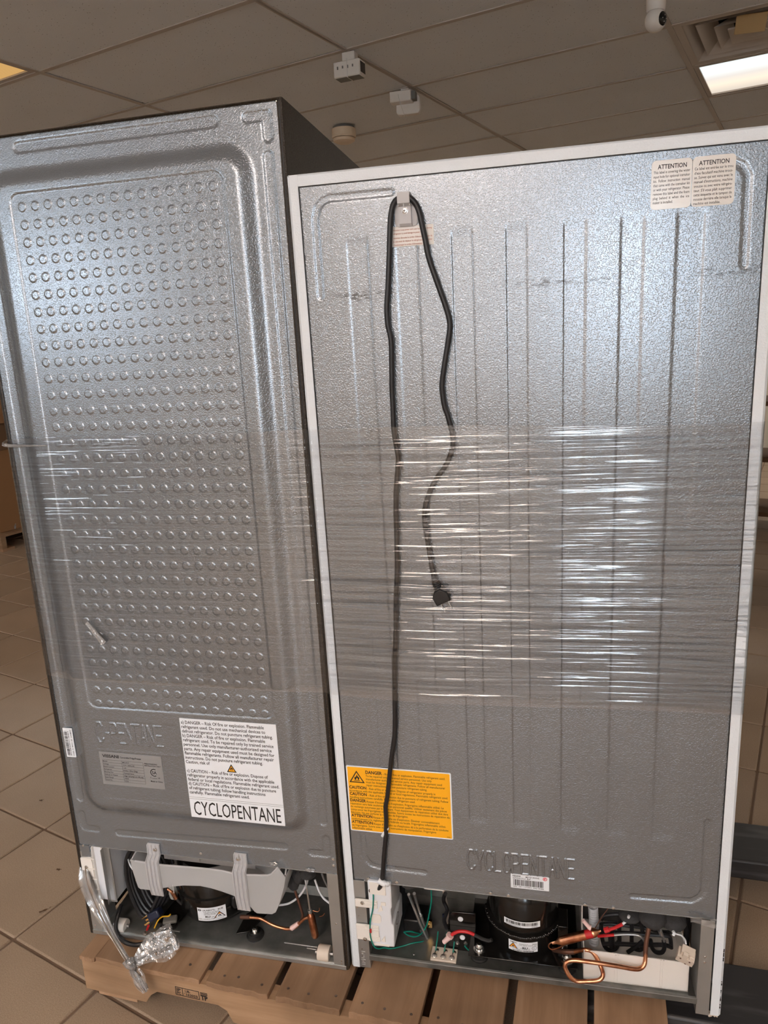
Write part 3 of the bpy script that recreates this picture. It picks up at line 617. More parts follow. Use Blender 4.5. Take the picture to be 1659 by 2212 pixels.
for s, z, w in (('CAUTION', .4418, .0350), ('CAUTION', .4268, .0350), ('DANGER', .4118, .0325), ('ATTENTION', .3764, .0435), ('ATTENTION', .3614, .0435)): put_text(b, s, .0235, z, .0066, w, .03)
tri(b, .0405, .4560, .0315, 0, .0021); flame(b, .0405, .4625, .0125, 0); put_text(b, '20904', .2165, .3475, .0018, .007, .01)
flat_obj(b, 'printing', M['ink'], yl).location = (0, .0022, 0)
bl = sticker('serial_label', .3400, .4140, .2455, .2778, .0030, M['paper_white'], W, .001, label='white barcode label stamped with a round red mark')
b = MB(); put_text(b, 'VISSANI', .3430, .2722, .0034, .016, .025); put_text(b, 'MDTF14WHS', .3690, .2716, .0034, .026, .01); put_text(b, 'EZ55H1Y-U  8uF', .3445, .2672, .0036, .034, .01); barcode(b, .3450, .4050, .2520, .2660, 0, 4); put_text(b, 'S/N: 100 11273951 1002 00485', .3450, .2480, .0028, .059, .01)
flat_obj(b, 'printing', M['ink'], bl).location = (0, .0024, 0)
b = MB(); ringflat(b, .4060, .2727, .0042, .0014, 0); ringflat(b, .4060, .2727, .0022, .0022, 0, 20, 300); flat_obj(b, 'red_stamp', M['ink_red'], bl).location = (0, .0024, 0)
# ---- hook and power cord
hk = MB().prism(rrect(.1735, .2100, 1.4850, 1.5200, .007), 'y', -.0010, .0030).obj('cord_hook', M['clip_frosted'], W, bev=.0008, label='frosted plastic cord hook held by a cross-head screw')
MB().strip([(-.0010, 1.4870), (-.0045, 1.4895), (-.0050, 1.5150), (-.0150, 1.5190), (-.0150, 1.5335), (.0025, 1.5335)], 'x', .1815, .2010, .0016).obj('strap', M['clip_frosted'], hk)
MB().box(.1815, .1830, -.0130, -.002, 1.5150, 1.5180).box(.1905, .1918, -.0150, -.004, 1.5135, 1.5180).box(.1995, .2010, -.0130, -.002, 1.5150, 1.5180).box(.1850, .1975, -.0060, -.0046, 1.4905, 1.4975).obj('ribs', M['clip_frosted'], hk)
screw(hk, (.1912, -.0052, 1.5085), .0044); MB().box(.1892, .1932, -.0092, -.0085, 1.5080, 1.5090).box(.1907, .1917, -.0092, -.0085, 1.5065, 1.5105).obj('cross_slot', M['ink_grey'], hk, smooth=0)
CORD = [(0.0543,0.02,0.1844),(0.066,0.004,0.2036),(0.0745,-0.004,0.2175),(0.0791,-0.0055,0.2319),(0.0836,-0.0055,0.2584),(0.0875,-0.0055,0.2944),(0.0933,-0.0055,0.3368),(0.0972,-0.0055,0.3804),(0.0976,-0.0055,0.4124),(0.1027,-0.0055,0.4361),(0.1146,-0.0055,0.5169),(0.1225,-0.0055,0.561),(0.1265,-0.0055,0.5942),(0.1295,-0.0055,0.6648),(0.1327,-0.0055,0.7241),(0.1384,-0.0055,0.7914),(0.142,-0.0055,0.8507),(0.1474,-0.0055,0.9121),(0.1498,-0.0055,0.9745),(0.1525,-0.0055,1.048),(0.1595,-0.0055,1.1038),(0.1592,-0.0055,1.1217),(0.1548,-0.0055,1.1602),(0.1553,-0.0055,1.1997),(0.1554,-0.0055,1.2308),(0.1567,-0.0055,1.2614),(0.1582,-0.0055,1.3105),(0.1541,-0.0055,1.3352),(0.154,-0.0055,1.3647),(0.1578,-0.0055,1.3943),(0.1624,-0.0055,1.4425),(0.1665,-0.0055,1.4891),(0.1695,-0.0055,1.5081),(0.1742,-0.0055,1.5207),(0.1823,-0.007,1.527),(0.1912,-0.008,1.5284),(0.2007,-0.007,1.5257),(0.2089,-0.0055,1.5171),(0.2146,-0.0055,1.503),(0.2178,-0.0055,1.485),(0.222,-0.0055,1.4626),(0.2258,-0.0055,1.438),(0.2347,-0.0055,1.4085),(0.2438,-0.0055,1.3809),(0.2532,-0.0055,1.3509),(0.2567,-0.0055,1.3312),(0.254,-0.0055,1.3094),(0.2462,-0.0055,1.2697),(0.2403,-0.0055,1.2353),(0.2411,-0.0055,1.2154),(0.2436,-0.0055,1.1969),(0.2482,-0.0055,1.1828),(0.2544,-0.0055,1.1546),(0.2556,-0.0055,1.1373),(0.2519,-0.0055,1.12),(0.2408,-0.0055,1.097),(0.224,-0.0055,1.0741),(0.2118,-0.0055,1.0509),(0.2044,-0.0055,1.0295),(0.201,-0.0055,1.0052),(0.2029,-0.0055,0.9808),(0.2068,-0.0055,0.9476),(0.2104,-0.0055,0.9157),(0.2145,-0.0055,0.8914)]
o = MB().tube(CORD, .0046, n=10, smooth=3).obj('power_cord', M['cable_black'], W, label='black power cord hung over the hook in a long loop')
E1, E2 = Vector((0.2141,-0.0055,0.8931)), Vector((0.2208,-0.008,0.8749)); ax = (E2 - E1).normalized()
b = MB()
for k in range(6): b.cyl(E1 + (E2 - E1) * (k / 6), E1 + (E2 - E1) * (k / 6 + .11), .0060 + .0006 * k, n=10)
b.cyl(E1, E2, .005, n=10); b.obj('strain_relief', M['black_plastic'], o)
pq = Matrix.Translation(E2 + ax * .013) @ Euler((0, math.radians(-27), 0)).to_matrix().to_4x4()
MB().prism([(-.0145, -.013), (.0145, -.013), (.0145, .004), (.006, .013), (-.006, .013), (-.0145, .004)], 'y', -.008, .007, pq).obj('plug', M['black_plastic'], o, bev=.002)
MB().box(-.008, -.0065, -.003, .004, -.030, -.013, pq).box(.0065, .008, -.003, .004, -.030, -.013, pq).obj('prongs', M['steel_tube'], o)
b = MB(); c0 = Vector((0.0792,-0.008,0.233))
b.cyl(c0 + Vector((-.006, 0, .004)), c0 + Vector((.009, -.002, -.002)), .0062, n=10).blob(c0 + Vector((.013, -.004, .001)), (.006, .006, .005), 8, 6, .3, 2); b.obj('cord_clamp', M['cool_plastic'], W)
R = random.Random(2); b = MB().cyl((0.0997,-0.006,0.3639), (0.0871,-0.006,0.343), .0032, n=6); b.obj('torn_tape', M['paper_white'], W)
# ---- control box at the left
cb = MB().prism([(.0475, .228), (.0970, .228), (.0965, .168), (.0940, .163), (.0940, .127), (.0985, .122), (.0970, .068), (.0475, .0640)], 'y', -.0030, .088).obj('control_box', M['cool_plastic'], W, bev=.0022, label='white plastic control box with two screwed tabs')
for z0, z1, x0, xs in ((.1630, .1820, .0185, .0240), (.0800, .1185, .0165, .0225)):
    tb = MB().box(x0, .066, -.0060, -.0015, z0, z1).obj('mounting_tab', M['white_plastic'], cb, bev=.0015)
    b = MB()
    for k in range(3): b.box(.036, .0655, -.0075, -.0055, z1 - .0018 - .0045 * k, z1 - .0005 - .0045 * k)
    if z1 < .13:
        for k in range(3): b.box(.044, .068, -.0075, -.0055, z0 + .001 + .0045 * k, z0 + .0024 + .0045 * k)
    b.obj('tab_ribs', M['white_plastic'], cb)
for u in ([(0.035,-0.0062,0.1752),(0.035,-0.0062,0.0836)]): screw(cb, u, .0036)
for q in ((.052, .086, .198, .2265), (.074, .084, .172, .180), (.050, .070, .1350, .1400), (.052, .086, .0690, .0730)): MB().box(q[0], q[1], -.0050, -.0028, q[2], q[3]).obj('moulded_rib', M['white_plastic'], cb, bev=.0006)
for q in ([(.070, .083), (.078, .096), (.078, .080)], [(.066, .155), (.074, .175), (.077, .160)], rrect(.052, .072, .1270, .1480, .006)): MB().prism(q, 'y', -.0056, -.0028).obj('moulded_rib', M['white_plastic'], cb)
MB().cyl((.0555, -.004, .2050), (.0555, -.0025, .2050), .006, n=14).obj('cord_hole', M['black_trim'], cb)
XM = Matrix.Translation((.0990, 0, 0)) @ Matrix.Rotation(math.radians(90), 4, 'Z')
b = MB(); ringflat(b, .030, .112, .013, .002, 0, M=XM); put_text(b, 'CAUTION', .022, .110, .004, .016, .02, XM)
for k in range(4): put_text(b, 'HIGH VOLTAGE', .020, .095 - .006 * k, .003, .020, .01, XM)
flat_obj(b, 'side_printing', M['ink_grey'], cb)
MB().box(.1, .152, .075, .125, .031, .066).obj('start_box', M['black_plastic'], W, bev=.003); MB().box(.152, .163, .082, .088, .045, .062).box(.157, .1585, .07, .079, .0568, .0585).obj('gold_terminal', M['brass'], W)
# green ground wires
gw = MB().tube([(0.0574,0.002,0.1997),(0.0597,-0.008,0.1917),(0.057,-0.008,0.1649),(0.0509,-0.008,0.1384),(0.0483,-0.008,0.1205),(0.0473,-0.008,0.0967),(0.051,-0.008,0.0759),(0.0558,-0.004,0.0619),(0.062,0.004,0.0525),(0.0701,0.012,0.0481),(0.0832,0.02,0.0397),(0.1034,0.035,0.0339),(0.1272,0.045,0.0362),(0.1489,0.06,0.0296)], .0015, n=6).obj('ground_wire', M['green_wire'], W)
MB().cyl((0.0489,-0.008,0.1135), (0.0486,-0.008,0.104), .0022, n=8).obj('red_marker', M['red_plastic'], gw)
MB().tube([(0.1711,0.05,0.1778),(0.1686,0.06,0.139),(0.1621,0.06,0.1022),(0.1547,0.06,0.0709),(0.1436,0.06,0.0497),(0.1298,0.06,0.039),(0.1155,0.06,0.0393),(0.1045,0.06,0.0463),(0.1077,0.06,0.0487),(0.1201,0.06,0.0511),(0.1322,0.07,0.0383),(0.1445,0.08,0.0267)], .0015, n=6).obj('ground_wire', M['green_wire'], W)
# terminal block
tbp = [Vector(q) for q in ([(0.1692,0.0065,0.032),(0.2189,0.0085,0.032),(0.2174,0.0293,0.032),(0.1674,0.0323,0.032)])]
tb = MB().box(0, .0545, 0, .034, 0, .006, Tr(tbp[0].x, .010, .0305, 0, 0, -.01)).obj('terminal_strip', M['beige_plastic'], W, bev=.001)
for k in range(3):
    x = tbp[0].x + .008 + .0185 * k
    screw(tb, (x, .0185, .0365), .0048, 'terminal_screw', (0, -.5, .85)); screw(tb, (x + .004, .034, .0365), .0030, 'small_screw', (0, -.3, .95)); MB().tube([(x + .001, .030, .040), (x + .002, .040, .048), (x + .003, .060, .060)], .0014, n=6, smooth=3).obj('ground_wire', M['green_wire'], W)
    MB().tube([(x, .0185, .0385), (x + .001, .030, .0400)], .0012, n=6, smooth=1).obj('lug', M['chrome'], tb)
# foam sleeves and tubes
b = MB()
for u, r, sd in (((.130, .030, .222), (.021, .022, .026), 1), ((.152, .036, .230), (.020, .02, .017), 2), ((.176, .045, .229), (.022, .02, .013), 3)): b.blob(u, r, 14, 9, .18, sd)
b.obj('foam_sleeve', M['foam_grey'], W)
MB().tube([(0.1253,0.035,0.1711),(0.1249,0.06,0.1307),(0.1346,0.06,0.0983),(0.1443,0.06,0.0657),(0.1535,0.06,0.0439),(0.1564,0.06,0.0381)], .0032, n=8).obj('steel_tube', M['steel_tube'], W)
t_ = MB().tube([(0.1341,0.05,0.1611),(0.132,0.075,0.1204),(0.1388,0.075,0.0885),(0.1449,0.075,0.0637),(0.1519,0.075,0.0364),(0.1535,0.075,0.0242)], .0034, n=8).obj('steel_tube', M['steel_tube'], W)
MB().cyl((0.1411,0.07,0.0875), (0.1449,0.07,0.0697), .0047, n=10).obj('crimp_sleeve', M['steel_tube'], t_)
MB().tube([(0.1304,0.09,0.0486),(0.1416,0.075,0.0361),(0.1511,0.075,0.0164),(0.1612,0.075,0.0104),(0.1747,0.075,0.0138),(0.1869,0.075,0.0119),(0.1983,0.075,0.0174),(0.2056,0.09,0.0149)], .0050, n=8).obj('black_sleeve', M['black_rubber'], W)
MB().tube([(0.1992,0.06,0.1608),(0.188,0.1,0.1053),(0.1953,0.1,0.0818),(0.1882,0.1,0.0561),(0.1907,0.1,0.0378),(0.1972,0.1,0.0163)], .0042, n=8).obj('cable_bundle', M['cable_black'], W); MB().tube([(0.1874,0.115,0.1161),(0.1915,0.115,0.0859),(0.1935,0.115,0.0552),(0.1908,0.115,0.036),(0.1941,0.115,0.0113)], .0034, n=8).obj('grey_cable', M['beige_plastic'], W); MB().tube([(0.1866,0.1,0.0683),(0.1917,0.1,0.038),(0.1963,0.1,0.0212),(0.198,0.1,0.0114)], .0030, n=6).obj('blue_cable', M['blue_plastic'], W)
MB().box(.165, .205, .004, .012, .2175, .2225).obj('white_tab', M['white_plastic'], W)
# black bracket with white round heads
b = MB().prism([(.206, .081), (.206, .108), (.212, .1155), (.262, .1175), (.262, .081)], 'y', .060, .064).box(.204, .262, .046, .064, .0785, .0815).box(.204, .260, .046, .050, .0310, .080); br = b.obj('bracket', M['compressor_black'], W, bev=.001, label='black bracket with two white round caps')
for q in ([(0.2296,0.06,0.0998)][0], [(0.2343,0.0458,0.0667)][0]): MB().lathe([(.0058, 0), (.0055, -.0014), (.003, -.002)], c=q, n=18, ax='y').obj('white_cap', M['paper_white'], br)
for u in ([(0.224,0.0458,0.0503),(0.2408,0.0458,0.0517)]): screw(br, u, .0032)
MB().tube([(0.2394,0.04,0.0512),(0.2441,0.04,0.0447),(0.248,0.04,0.0417)], .0015, n=6).obj('ground_wire', M['green_wire'], W)
# compressor
cx, cy, cr = .3605, .107, .0745
cp = MB().lathe([(.02, .0345), (.056, .0355), (cr - .006, .042), (cr, .052), (cr, .096), (cr + .005, .098), (cr + .005, .104), (cr - .001, .107), (cr - .002, .160), (cr - .012, .190), (.045, .207), (.015, .213)], c=(cx, cy, 0), n=64).obj('compressor', M['compressor_black'], W, label='glossy black compressor drum with a welded seam')
R = random.Random(9); b = MB()
for k in range(60):
    a = math.pi * (1 + k / 60); b.blob((cx + (cr + .0045) * math.cos(a), cy + (cr + .0045) * math.sin(a), .1015 + R.uniform(-.001, .001)), (.0042, .0032, .0032), 7, 5)
b.obj('weld_bead', M['compressor_black'], cp)
def curved_label(name, parent, cx, cy, r, a0, a1, z0, z1, m, n=10):
    b = MB(); v = []
    for k in range(n + 1):
        a = math.radians(a0 + (a1 - a0) * k / n)
        for z in (z0, z1): v.append((cx + r * math.cos(a), cy + r * math.sin(a), z))
    b.add(v, [(2 * k, 2 * k + 2, 2 * k + 3, 2 * k + 1) for k in range(n)]); return b.obj(name, m, parent)
class Wrap:         # maps a flat label (s along the arc, z) onto a drum
    def __init__(s, cx, cy, r, am, k=1.0, zo=0.0, zn=0.0, kz=1.0): s.c = (cx, cy, r, am); s.k = (k, zo, zn, kz)
    def __matmul__(s, p):
        cx, cy, r, am = s.c; k, zo, zn, kz = s.k; a = am + p[0] * k / r; return Vector((cx + r * math.cos(a), cy + r * math.sin(a), zn + (p[2] - zo) * kz))
q0, q1 = Vector((0.3224,0.05,0.1214)), Vector((0.3966,0.05,0.1159))
def drum_angle(u, v, z): pass
lab = curved_label('barcode_label', cp, cx, cy, cr + .0002, 240, 298.5, .1225, .1368, M['paper_white'])
b = MB(); wr = Wrap(cx, cy, cr + .0006, math.radians(269.3), 1.22, .1335, .1225, .87); barcode(b, -.028, .029, .1395, .1475, 0, 8, M=wr); put_text(b, '8100030A0G8270016', -.028, .1355, .002, .026, .01, wr); put_text(b, '20230112', .016, .1355, .002, .010, .01, wr); flat_obj(b, 'printing', M['ink'], lab)
lab = curved_label('rating_label', cp, cx, cy, cr + .0002, 247.5, 294, .0615, .0862, M['paper_white'])
b = MB(); wr = Wrap(cx, cy, cr + .0008, math.radians(270.6), 1.22, .0770, .0615, 1.0); put_text(b, 'GMCC', -.022, .0970, .0028, .012, .03, wr); put_text(b, 'EZ55H1Y-U', -.006, .0960, .0022, .014, .01, wr); put_text(b, 'R600a', .016, .0960, .0022, .008, .01, wr); put_text(b, '115V 60Hz  RSCR  1PH', -.007, .0932, .0018, .031, .01, wr)
put_text(b, 'c', -.004, .0855, .003, None, .02, wr); put_text(b, 'RU', -.001, .0850, .0050, .009, .035, wr); put_text(b, 'us', .009, .0855, .002, None, .02, wr); ringflat(b, .0195, .0875, .0045, .0006, 0, M=wr); put_text(b, 'S', .0180, .0860, .003, None, 0, wr); put_text(b, 'THERMALLY PROTECTED', -.012, .0822, .0014, .024, .01, wr); barcode(b, -.018, .020, .0780, .0810, 0, 3, M=wr); flat_obj(b, 'printing', M['ink'], lab)
b = MB(); wr2 = Wrap(cx, cy, cr + .0005, math.radians(270.6), 1.22, .0770, .0615, 1.0); tri(b, -.0165, .0845, .0135, 0, None, M=wr2); flat_obj(b, 'orange_triangle', M['ink_orange'], lab)
b = MB(); tri(b, -.0165, .0838, .0155, 0, .0011, M=wr); flame(b, -.0165, .0872, .0050, 0, M=wr); flat_obj(b, 'triangle_outline', M['ink'], lab)
MB().box(cx - .112, cx + .112, .020, .200, .0465, .0490).obj('mounting_plate', M['compressor_black'], cp, bev=.001)
for sx in (-.090, .090):
    g = MB().lathe([(.019, 0), (.019, .004), (.0165, .0055), (.0165, .012), (.013, .0135), (.013, .0165)], c=(cx + sx, .038, .0302), n=24).obj('rubber_mount', M['black_rubber'], cp)
    MB().lathe([(.0125, 0), (.0125, .0015), (.0085, .002), (.0085, .010), (.0065, .0115), (.004, .014)], c=(cx + sx, .038, .0488), n=16).obj('bolt', M['chrome'], g)
MB().box(.432, .452, .05, .10, .031, .120).obj('compressor_bracket', M['compressor_black'], cp, bev=.001)
# red wire with nut
b = MB().tube([(0.2104,0.034,0.0767),(0.2166,0.034,0.0847),(0.2285,0.034,0.0924),(0.2413,0.034,0.0943),(0.2528,0.034,0.0925),(0.2605,0.034,0.0889)], .0036, n=10); rw = b.obj('red_sleeve', M['red_plastic'], W)
MB().tube([(0.2605,0.034,0.0889),(0.27,0.034,0.0845),(0.2806,0.034,0.0802),(0.2911,0.034,0.0782),(0.2979,0.034,0.0816)], .0038, n=8).obj('black_sleeve', M['black_rubber'], rw)
b = MB().cyl((0.212,0.031,0.0822), (0.1965,0.031,0.0632), .0060, .0048, n=14).cyl((0.211,0.031,0.0833), (0.2084,0.031,0.0793), .0080, n=14); b.obj('wire_nut', M['pink_plastic'], rw)
# copper: filter drier and pipework
d0, d1 = Vector((0.4349,0.03,0.1024)), Vector((0.506,0.03,0.1364)); ax = (d1 - d0).normalized(); dl = (d1 - d0).length
q = Matrix.Translation(d0) @ ax.to_track_quat('Z', 'Y').to_matrix().to_4x4()
fd_ = MB().lathe([(.0025, -.016), (.0032, -.008), (.0078, 0), (.0092, .004), (.0092, dl - .006), (.0085, dl - .002), (.004, dl + .003), (.0022, dl + .010)], n=24, M=q).obj('filter_drier', M['copper'], W, label='copper filter drier cylinder with red paint')
MB().tube([(0.4358,0.03,0.1042),(0.4248,0.03,0.1003),(0.4156,0.03,0.0942),(0.4129,0.03,0.0857),(0.4184,0.03,0.0802),(0.4286,0.03,0.0835),(0.4414,0.03,0.0924),(0.4505,0.03,0.0984)], .0012, n=6).obj('capillary', M['copper'], fd_)
MB().cyl(d1 - ax * .022 + Vector((0, -.003, .003)), d1 - ax * .008 + Vector((0, -.003, .003)), .0085, n=12).obj('red_paint', M['red_plastic'], fd_)
MB().cyl((0.4946,0.022,0.1526), (0.4892,0.022,0.154), .0056, .0040, n=10).cyl((0.4906,0.022,0.1548), (0.4797,0.022,0.1683), .0040, .0036, n=12).obj('white_cap', M['pink_plastic'], fd_)
MB().tube([(0.5281,0.03,0.1442),(0.5394,0.03,0.1504),(0.5489,0.03,0.1573),(0.5558,0.03,0.1628)], .0032, n=8).cyl((0.5219,0.03,0.1422), (0.5307,0.03,0.1468), .0055, n=8).obj('red_sleeve', M['red_plastic'], W); MB().tube([(0.5561,0.032,0.1609),(0.5612,0.032,0.1672),(0.5654,0.032,0.1733),(0.5677,0.032,0.1825)], .0027, n=8).obj('white_tube', M['cool_plastic'], W)
MB().tube([(0.5043,0.045,0.1296),(0.5147,0.045,0.1538),(0.5242,0.045,0.1731),(0.5294,0.045,0.1827)], .0010, n=5).obj('thin_rod', M['brown_copper'], W)
MB().tube([(0.5101,0.035,0.122),(0.5253,0.045,0.1156),(0.5422,0.045,0.1199)], .0030, n=8).obj('red_sleeve', M['red_plastic'], W); MB().tube([(0.5422,0.045,0.1199),(0.5582,0.045,0.124),(0.5759,0.045,0.1266),(0.5882,0.045,0.1262),(0.5956,0.04,0.1255),(0.5978,0.03,0.1278)], .0026, n=8).obj('steel_tube', M['steel_tube'], W)
MB().tube([(0.4234,0.06,0.0502),(0.4353,0.045,0.0637),(0.4462,0.035,0.0731),(0.4643,0.03,0.081)], .0052, n=10).obj('brown_sleeve', M['brown_copper'], W)
cpipe = MB().tube([(0.4643,0.03,0.081),(0.475,0.026,0.0902),(0.4854,0.02,0.0993),(0.4953,0.02,0.0982),(0.5024,0.018,0.0934),(0.5093,0.012,0.0847),(0.5151,0.004,0.0758),(0.5177,-0.004,0.071),(0.5162,-0.008,0.0659),(0.5108,-0.011,0.0619),(0.502,-0.012,0.0587),(0.4852,-0.012,0.0547),(0.4702,-0.012,0.0521),(0.4594,-0.012,0.056),(0.4514,-0.011,0.065),(0.4451,-0.008,0.0768),(0.4451,-0.006,0.0849),(0.4505,-0.004,0.09),(0.4603,-0.003,0.0928),(0.471,-0.003,0.094),(0.5099,-0.003,0.094),(0.5504,0,0.0891),(0.5752,0.003,0.0844),(0.5859,0.006,0.0831),(0.5931,0.009,0.0856),(0.5972,0.012,0.091),(0.5988,0.016,0.0984),(0.5996,0.022,0.1215),(0.6014,0.026,0.1357),(0.6068,0.035,0.1632),(0.6081,0.04,0.1697)], .0042, n=12).obj('copper_pipe', M['copper'], W, label='copper pipe bent in an open loop')
MB().tube([(0.599,0.018,0.1031),(0.5996,0.022,0.1215),(0.6014,0.026,0.1357),(0.6068,0.035,0.1632)], .0045, n=12).obj('brown_sleeve', M['brown_copper'], cpipe)
b = MB()
for u, r, sd in (((0.5702,0.045,0.1718), (.022, .02, .010), 4), ((0.6139,0.04,0.1772), (.026, .024, .020), 5), ((0.6527,0.045,0.1714), (.024, .024, .018), 6)): b.blob(u, r, 16, 10, .10, sd)
b.obj('foam_sleeve', M['foam_grey'], W)
st = MB().tube([(0.6264,0.05,0.1551),(0.6295,0.05,0.1433),(0.6344,0.05,0.1283),(0.6384,0.05,0.1131)], .0026, n=8).obj('steel_tube', M['steel_tube'], W); MB().cyl((0.6286,0.049,0.1396), (0.6325,0.049,0.129), .0040, n=8).obj('crimp_sleeve', M['steel_tube'], st)
# evaporating tray, back wall, condenser coil, hose
tx0, tx1 = .4815, .6805
TY = .0165
b = MB().prism([(tx0, .0310), (tx0, .1010), (tx0 + .03, .1022), (tx0 + .10, .1020), (tx1, .1010), (tx1, .0310), (tx0 + .106, .0310), (tx0 + .106, .0335), (tx0, .0335)], 'y', TY, TY + .002)
b.box(tx0, tx0 + .002, TY, .27, .031, .100).box(tx1 - .002, tx1, TY, .27, .031, .100).box(tx0, tx1, TY, .27, .031, .033)
et = b.obj('evaporator_tray', M['white_plastic'], W, label='low white plastic water tray on the base pan', smooth=0)
for x in (.060, .0655, .1455, .1505): MB().box(tx0 + x, tx0 + x + .0024, TY - .0022, TY + .001, .0345, .1015).obj('tray_rib', M['white_plastic'], et)
MB().box(tx0, tx1 + .018, .235, .238, .034, .2315).box(tx0 - .002, tx0, .07, .238, .10, .2315).obj('tray_back', M['white_plastic'], W)
b = MB()
for pth in ([(0.5212,0.1,0.1027),(0.5266,0.1,0.1129),(0.5386,0.1,0.1181),(0.5588,0.1,0.1221),(0.5735,0.1,0.1219)], [(0.5605,0.09,0.1282),(0.5571,0.09,0.1185),(0.5564,0.09,0.1068),(0.5576,0.09,0.0553)], [(0.5805,0.09,0.1299),(0.5812,0.09,0.1046),(0.5825,0.09,0.0591),(0.5873,0.09,0.0492),(0.5975,0.09,0.0461),(0.6047,0.09,0.0519)], [(0.5995,0.09,0.1315),(0.599,0.09,0.1187),(0.6014,0.09,0.1006),(0.6037,0.09,0.0846)], [(0.5214,0.1,0.091),(0.5409,0.1,0.095),(0.5595,0.1,0.0953),(0.5963,0.1,0.0949),(0.6192,0.1,0.0924),(0.6475,0.1,0.0884),(0.6617,0.1,0.094),(0.6639,0.1,0.1048)], [(0.5223,0.085,0.0867),(0.5583,0.085,0.0885),(0.6101,0.085,0.0928),(0.6477,0.085,0.095),(0.656,0.085,0.0893),(0.6587,0.085,0.0654)], [(0.522,0.075,0.0647),(0.5559,0.075,0.0699),(0.5995,0.075,0.0743),(0.6406,0.075,0.0807),(0.6567,0.075,0.0774)], [(0.5197,0.08,0.1098),(0.5202,0.08,0.0842),(0.5272,0.08,0.0546),(0.5375,0.08,0.0468),(0.5503,0.08,0.0535),(0.5545,0.08,0.0706)], [(0.6153,0.07,0.0944),(0.6196,0.07,0.0743),(0.6279,0.07,0.0652),(0.6386,0.07,0.0669),(0.6426,0.07,0.0779),(0.6411,0.07,0.096)], [(0.5722,0.07,0.0564),(0.589,0.07,0.0742),(0.6011,0.07,0.09)]): b.tube(pth, .0042, n=8)
b.tube([(0.5388,0.075,0.0988),(0.5402,0.075,0.0781),(0.5424,0.075,0.0596)], .0065, n=8).obj('condenser_coil', M['cable_black'], W, label='black condenser tubing looped in the water tray')
MB().tube([(.690, .10, .04), (.690, .10, .23)], .006, n=8, smooth=1).tube([(.675, .16, .04), (.676, .16, .23)], .007, n=8, smooth=1).obj('cable_bundle', M['cable_black'], W)
h0, h1 = Vector((0.5061,0.13,0.1057)), Vector((0.5067,0.1,0.0097))
HB = spline([h0, (h0 + h1) / 2 + Vector((.002, 0, 0)), h1], 45)
b = MB(); n = 14; v = []; k_ = len(HB)
for i, p in enumerate(HB):
    r = .0098 + .0009 * math.sin(i * 2 * math.pi / 4)
    for j in range(n): v.append((p.x + r * math.cos(2 * math.pi * j / n), p.y + r * math.sin(2 * math.pi * j / n), p.z))
b.add(v, [(i * n + j, i * n + (j + 1) % n, (i + 1) * n + (j + 1) % n, (i + 1) * n + j) for i in range(k_ - 1) for j in range(n)]); b.obj('drain_hose', M['cool_plastic'], W, label='white corrugated drain hose')
# loose beige plug on a cable tie
q = Matrix.Translation((0.6706,0.004,0.131)) @ Euler((.35, .22, -.25)).to_matrix().to_4x4()
lc = MB().box(-.0155, .0155, -.010, .010, -.014, .006, q).box(-.0115, .0125, -.006, .010, .006, .019, q).box(-.0075, .0015, -.011, -.004, .004, .021, q).box(.005, .0135, -.009, -.001, .004, .017, q).obj('wire_connector', M['beige_plastic'], W, bev=.0008, label='beige plastic wire connector hanging loose')
MB().box(-.0100, -.0070, -.0103, -.009, -.002, .002, q).box(.0065, .0095, -.0103, -.009, -.001, .003, q).box(.001, .0042, -.0103, -.009, -.0135, -.0105, q).obj('holes', M['brown_copper'], lc, smooth=0)
MB().tube([(0.6499,0.02,0.1654),(0.6559,0.02,0.163),(0.6636,0.02,0.1609),(0.669,0.012,0.1598),(0.6699,0.006,0.155)], .0016, n=6).cyl((0.6481,0.02,0.1684), (0.6517,0.02,0.1635), .003, n=8).blob((0.6493,0.02,0.1609), (.003, .003, .0025), 8, 6).obj('cable_tie', M['cool_plastic'], W)
# ================================================================== BLACK FRIDGE
rv = Vector((-.0086, -.0093, 0))
RBm = Matrix.Rotation(rv.length, 3, rv.normalized()) @ Matrix.Rotation(-.0122, 3, 'Z')
BL, BH, BD = .6271, 1.7054, .60
OB = Vector((-.0061, -.0099, PH - .0006)) + RBm @ Vector((-BL, 0, 0))
B = empty('refrigerator', OB, RBm.to_euler())
tag(B, 'tall black upright refrigerator seen from behind, grey back stamped with rows of round dimples', 'refrigerator')
for s, x0 in ((0, 0), (1, BL)):
    k = 1 if s == 0 else -1
    pts = [(x0 + k * .0082, .0005), (x0 + k * .0058, -.0006), (x0 + k * .0045, .0012), (x0 + k * .0030, -.0006), (x0 + k * .0006, .0004), (x0, .003), (x0 - (.010 if s else 0), BD)]
    MB().strip(pts if s == 0 else pts[::-1], 'z', (.001 if s else .0005), BH - .0005, .0011).obj('side_panel', M['black_paint'], B)
    MB().box(x0 + (.0004 if s == 0 else -.0082), x0 + (.0082 if s == 0 else -.0004), -.0004, .0015, (.001 if s else .0005), BH - .004).box(x0 + (.0035 if s == 0 else -.0052), x0 + (.0052 if s == 0 else -.0035), -.0016, .0005, (.001 if s else .0005), BH - .006).obj('edge_trim', M['black_trim'], B)
b = MB()
b.prism([(-.0012, BH - .0050), (.0006, BH - .0032), (-.0012, BH - .0022), (-.0006, BH - .0004), (.003, BH), (BD, BH), (BD, BH - .003), (.006, BH - .003), (.006, BH - .0050)], 'x', .0006, BL - .0006)
b.v = [(x - (.010 * y / BD if x > .3 and y > .01 else 0), y, z) for x, y, z in b.v]; b.obj('top_panel', M['black_paint'], B)
MB().blob((BL - .0085, -.0012, BH - .0062), (.0016, .001, .0016), 8, 6).obj('corner_rivet', M['chrome'], B)
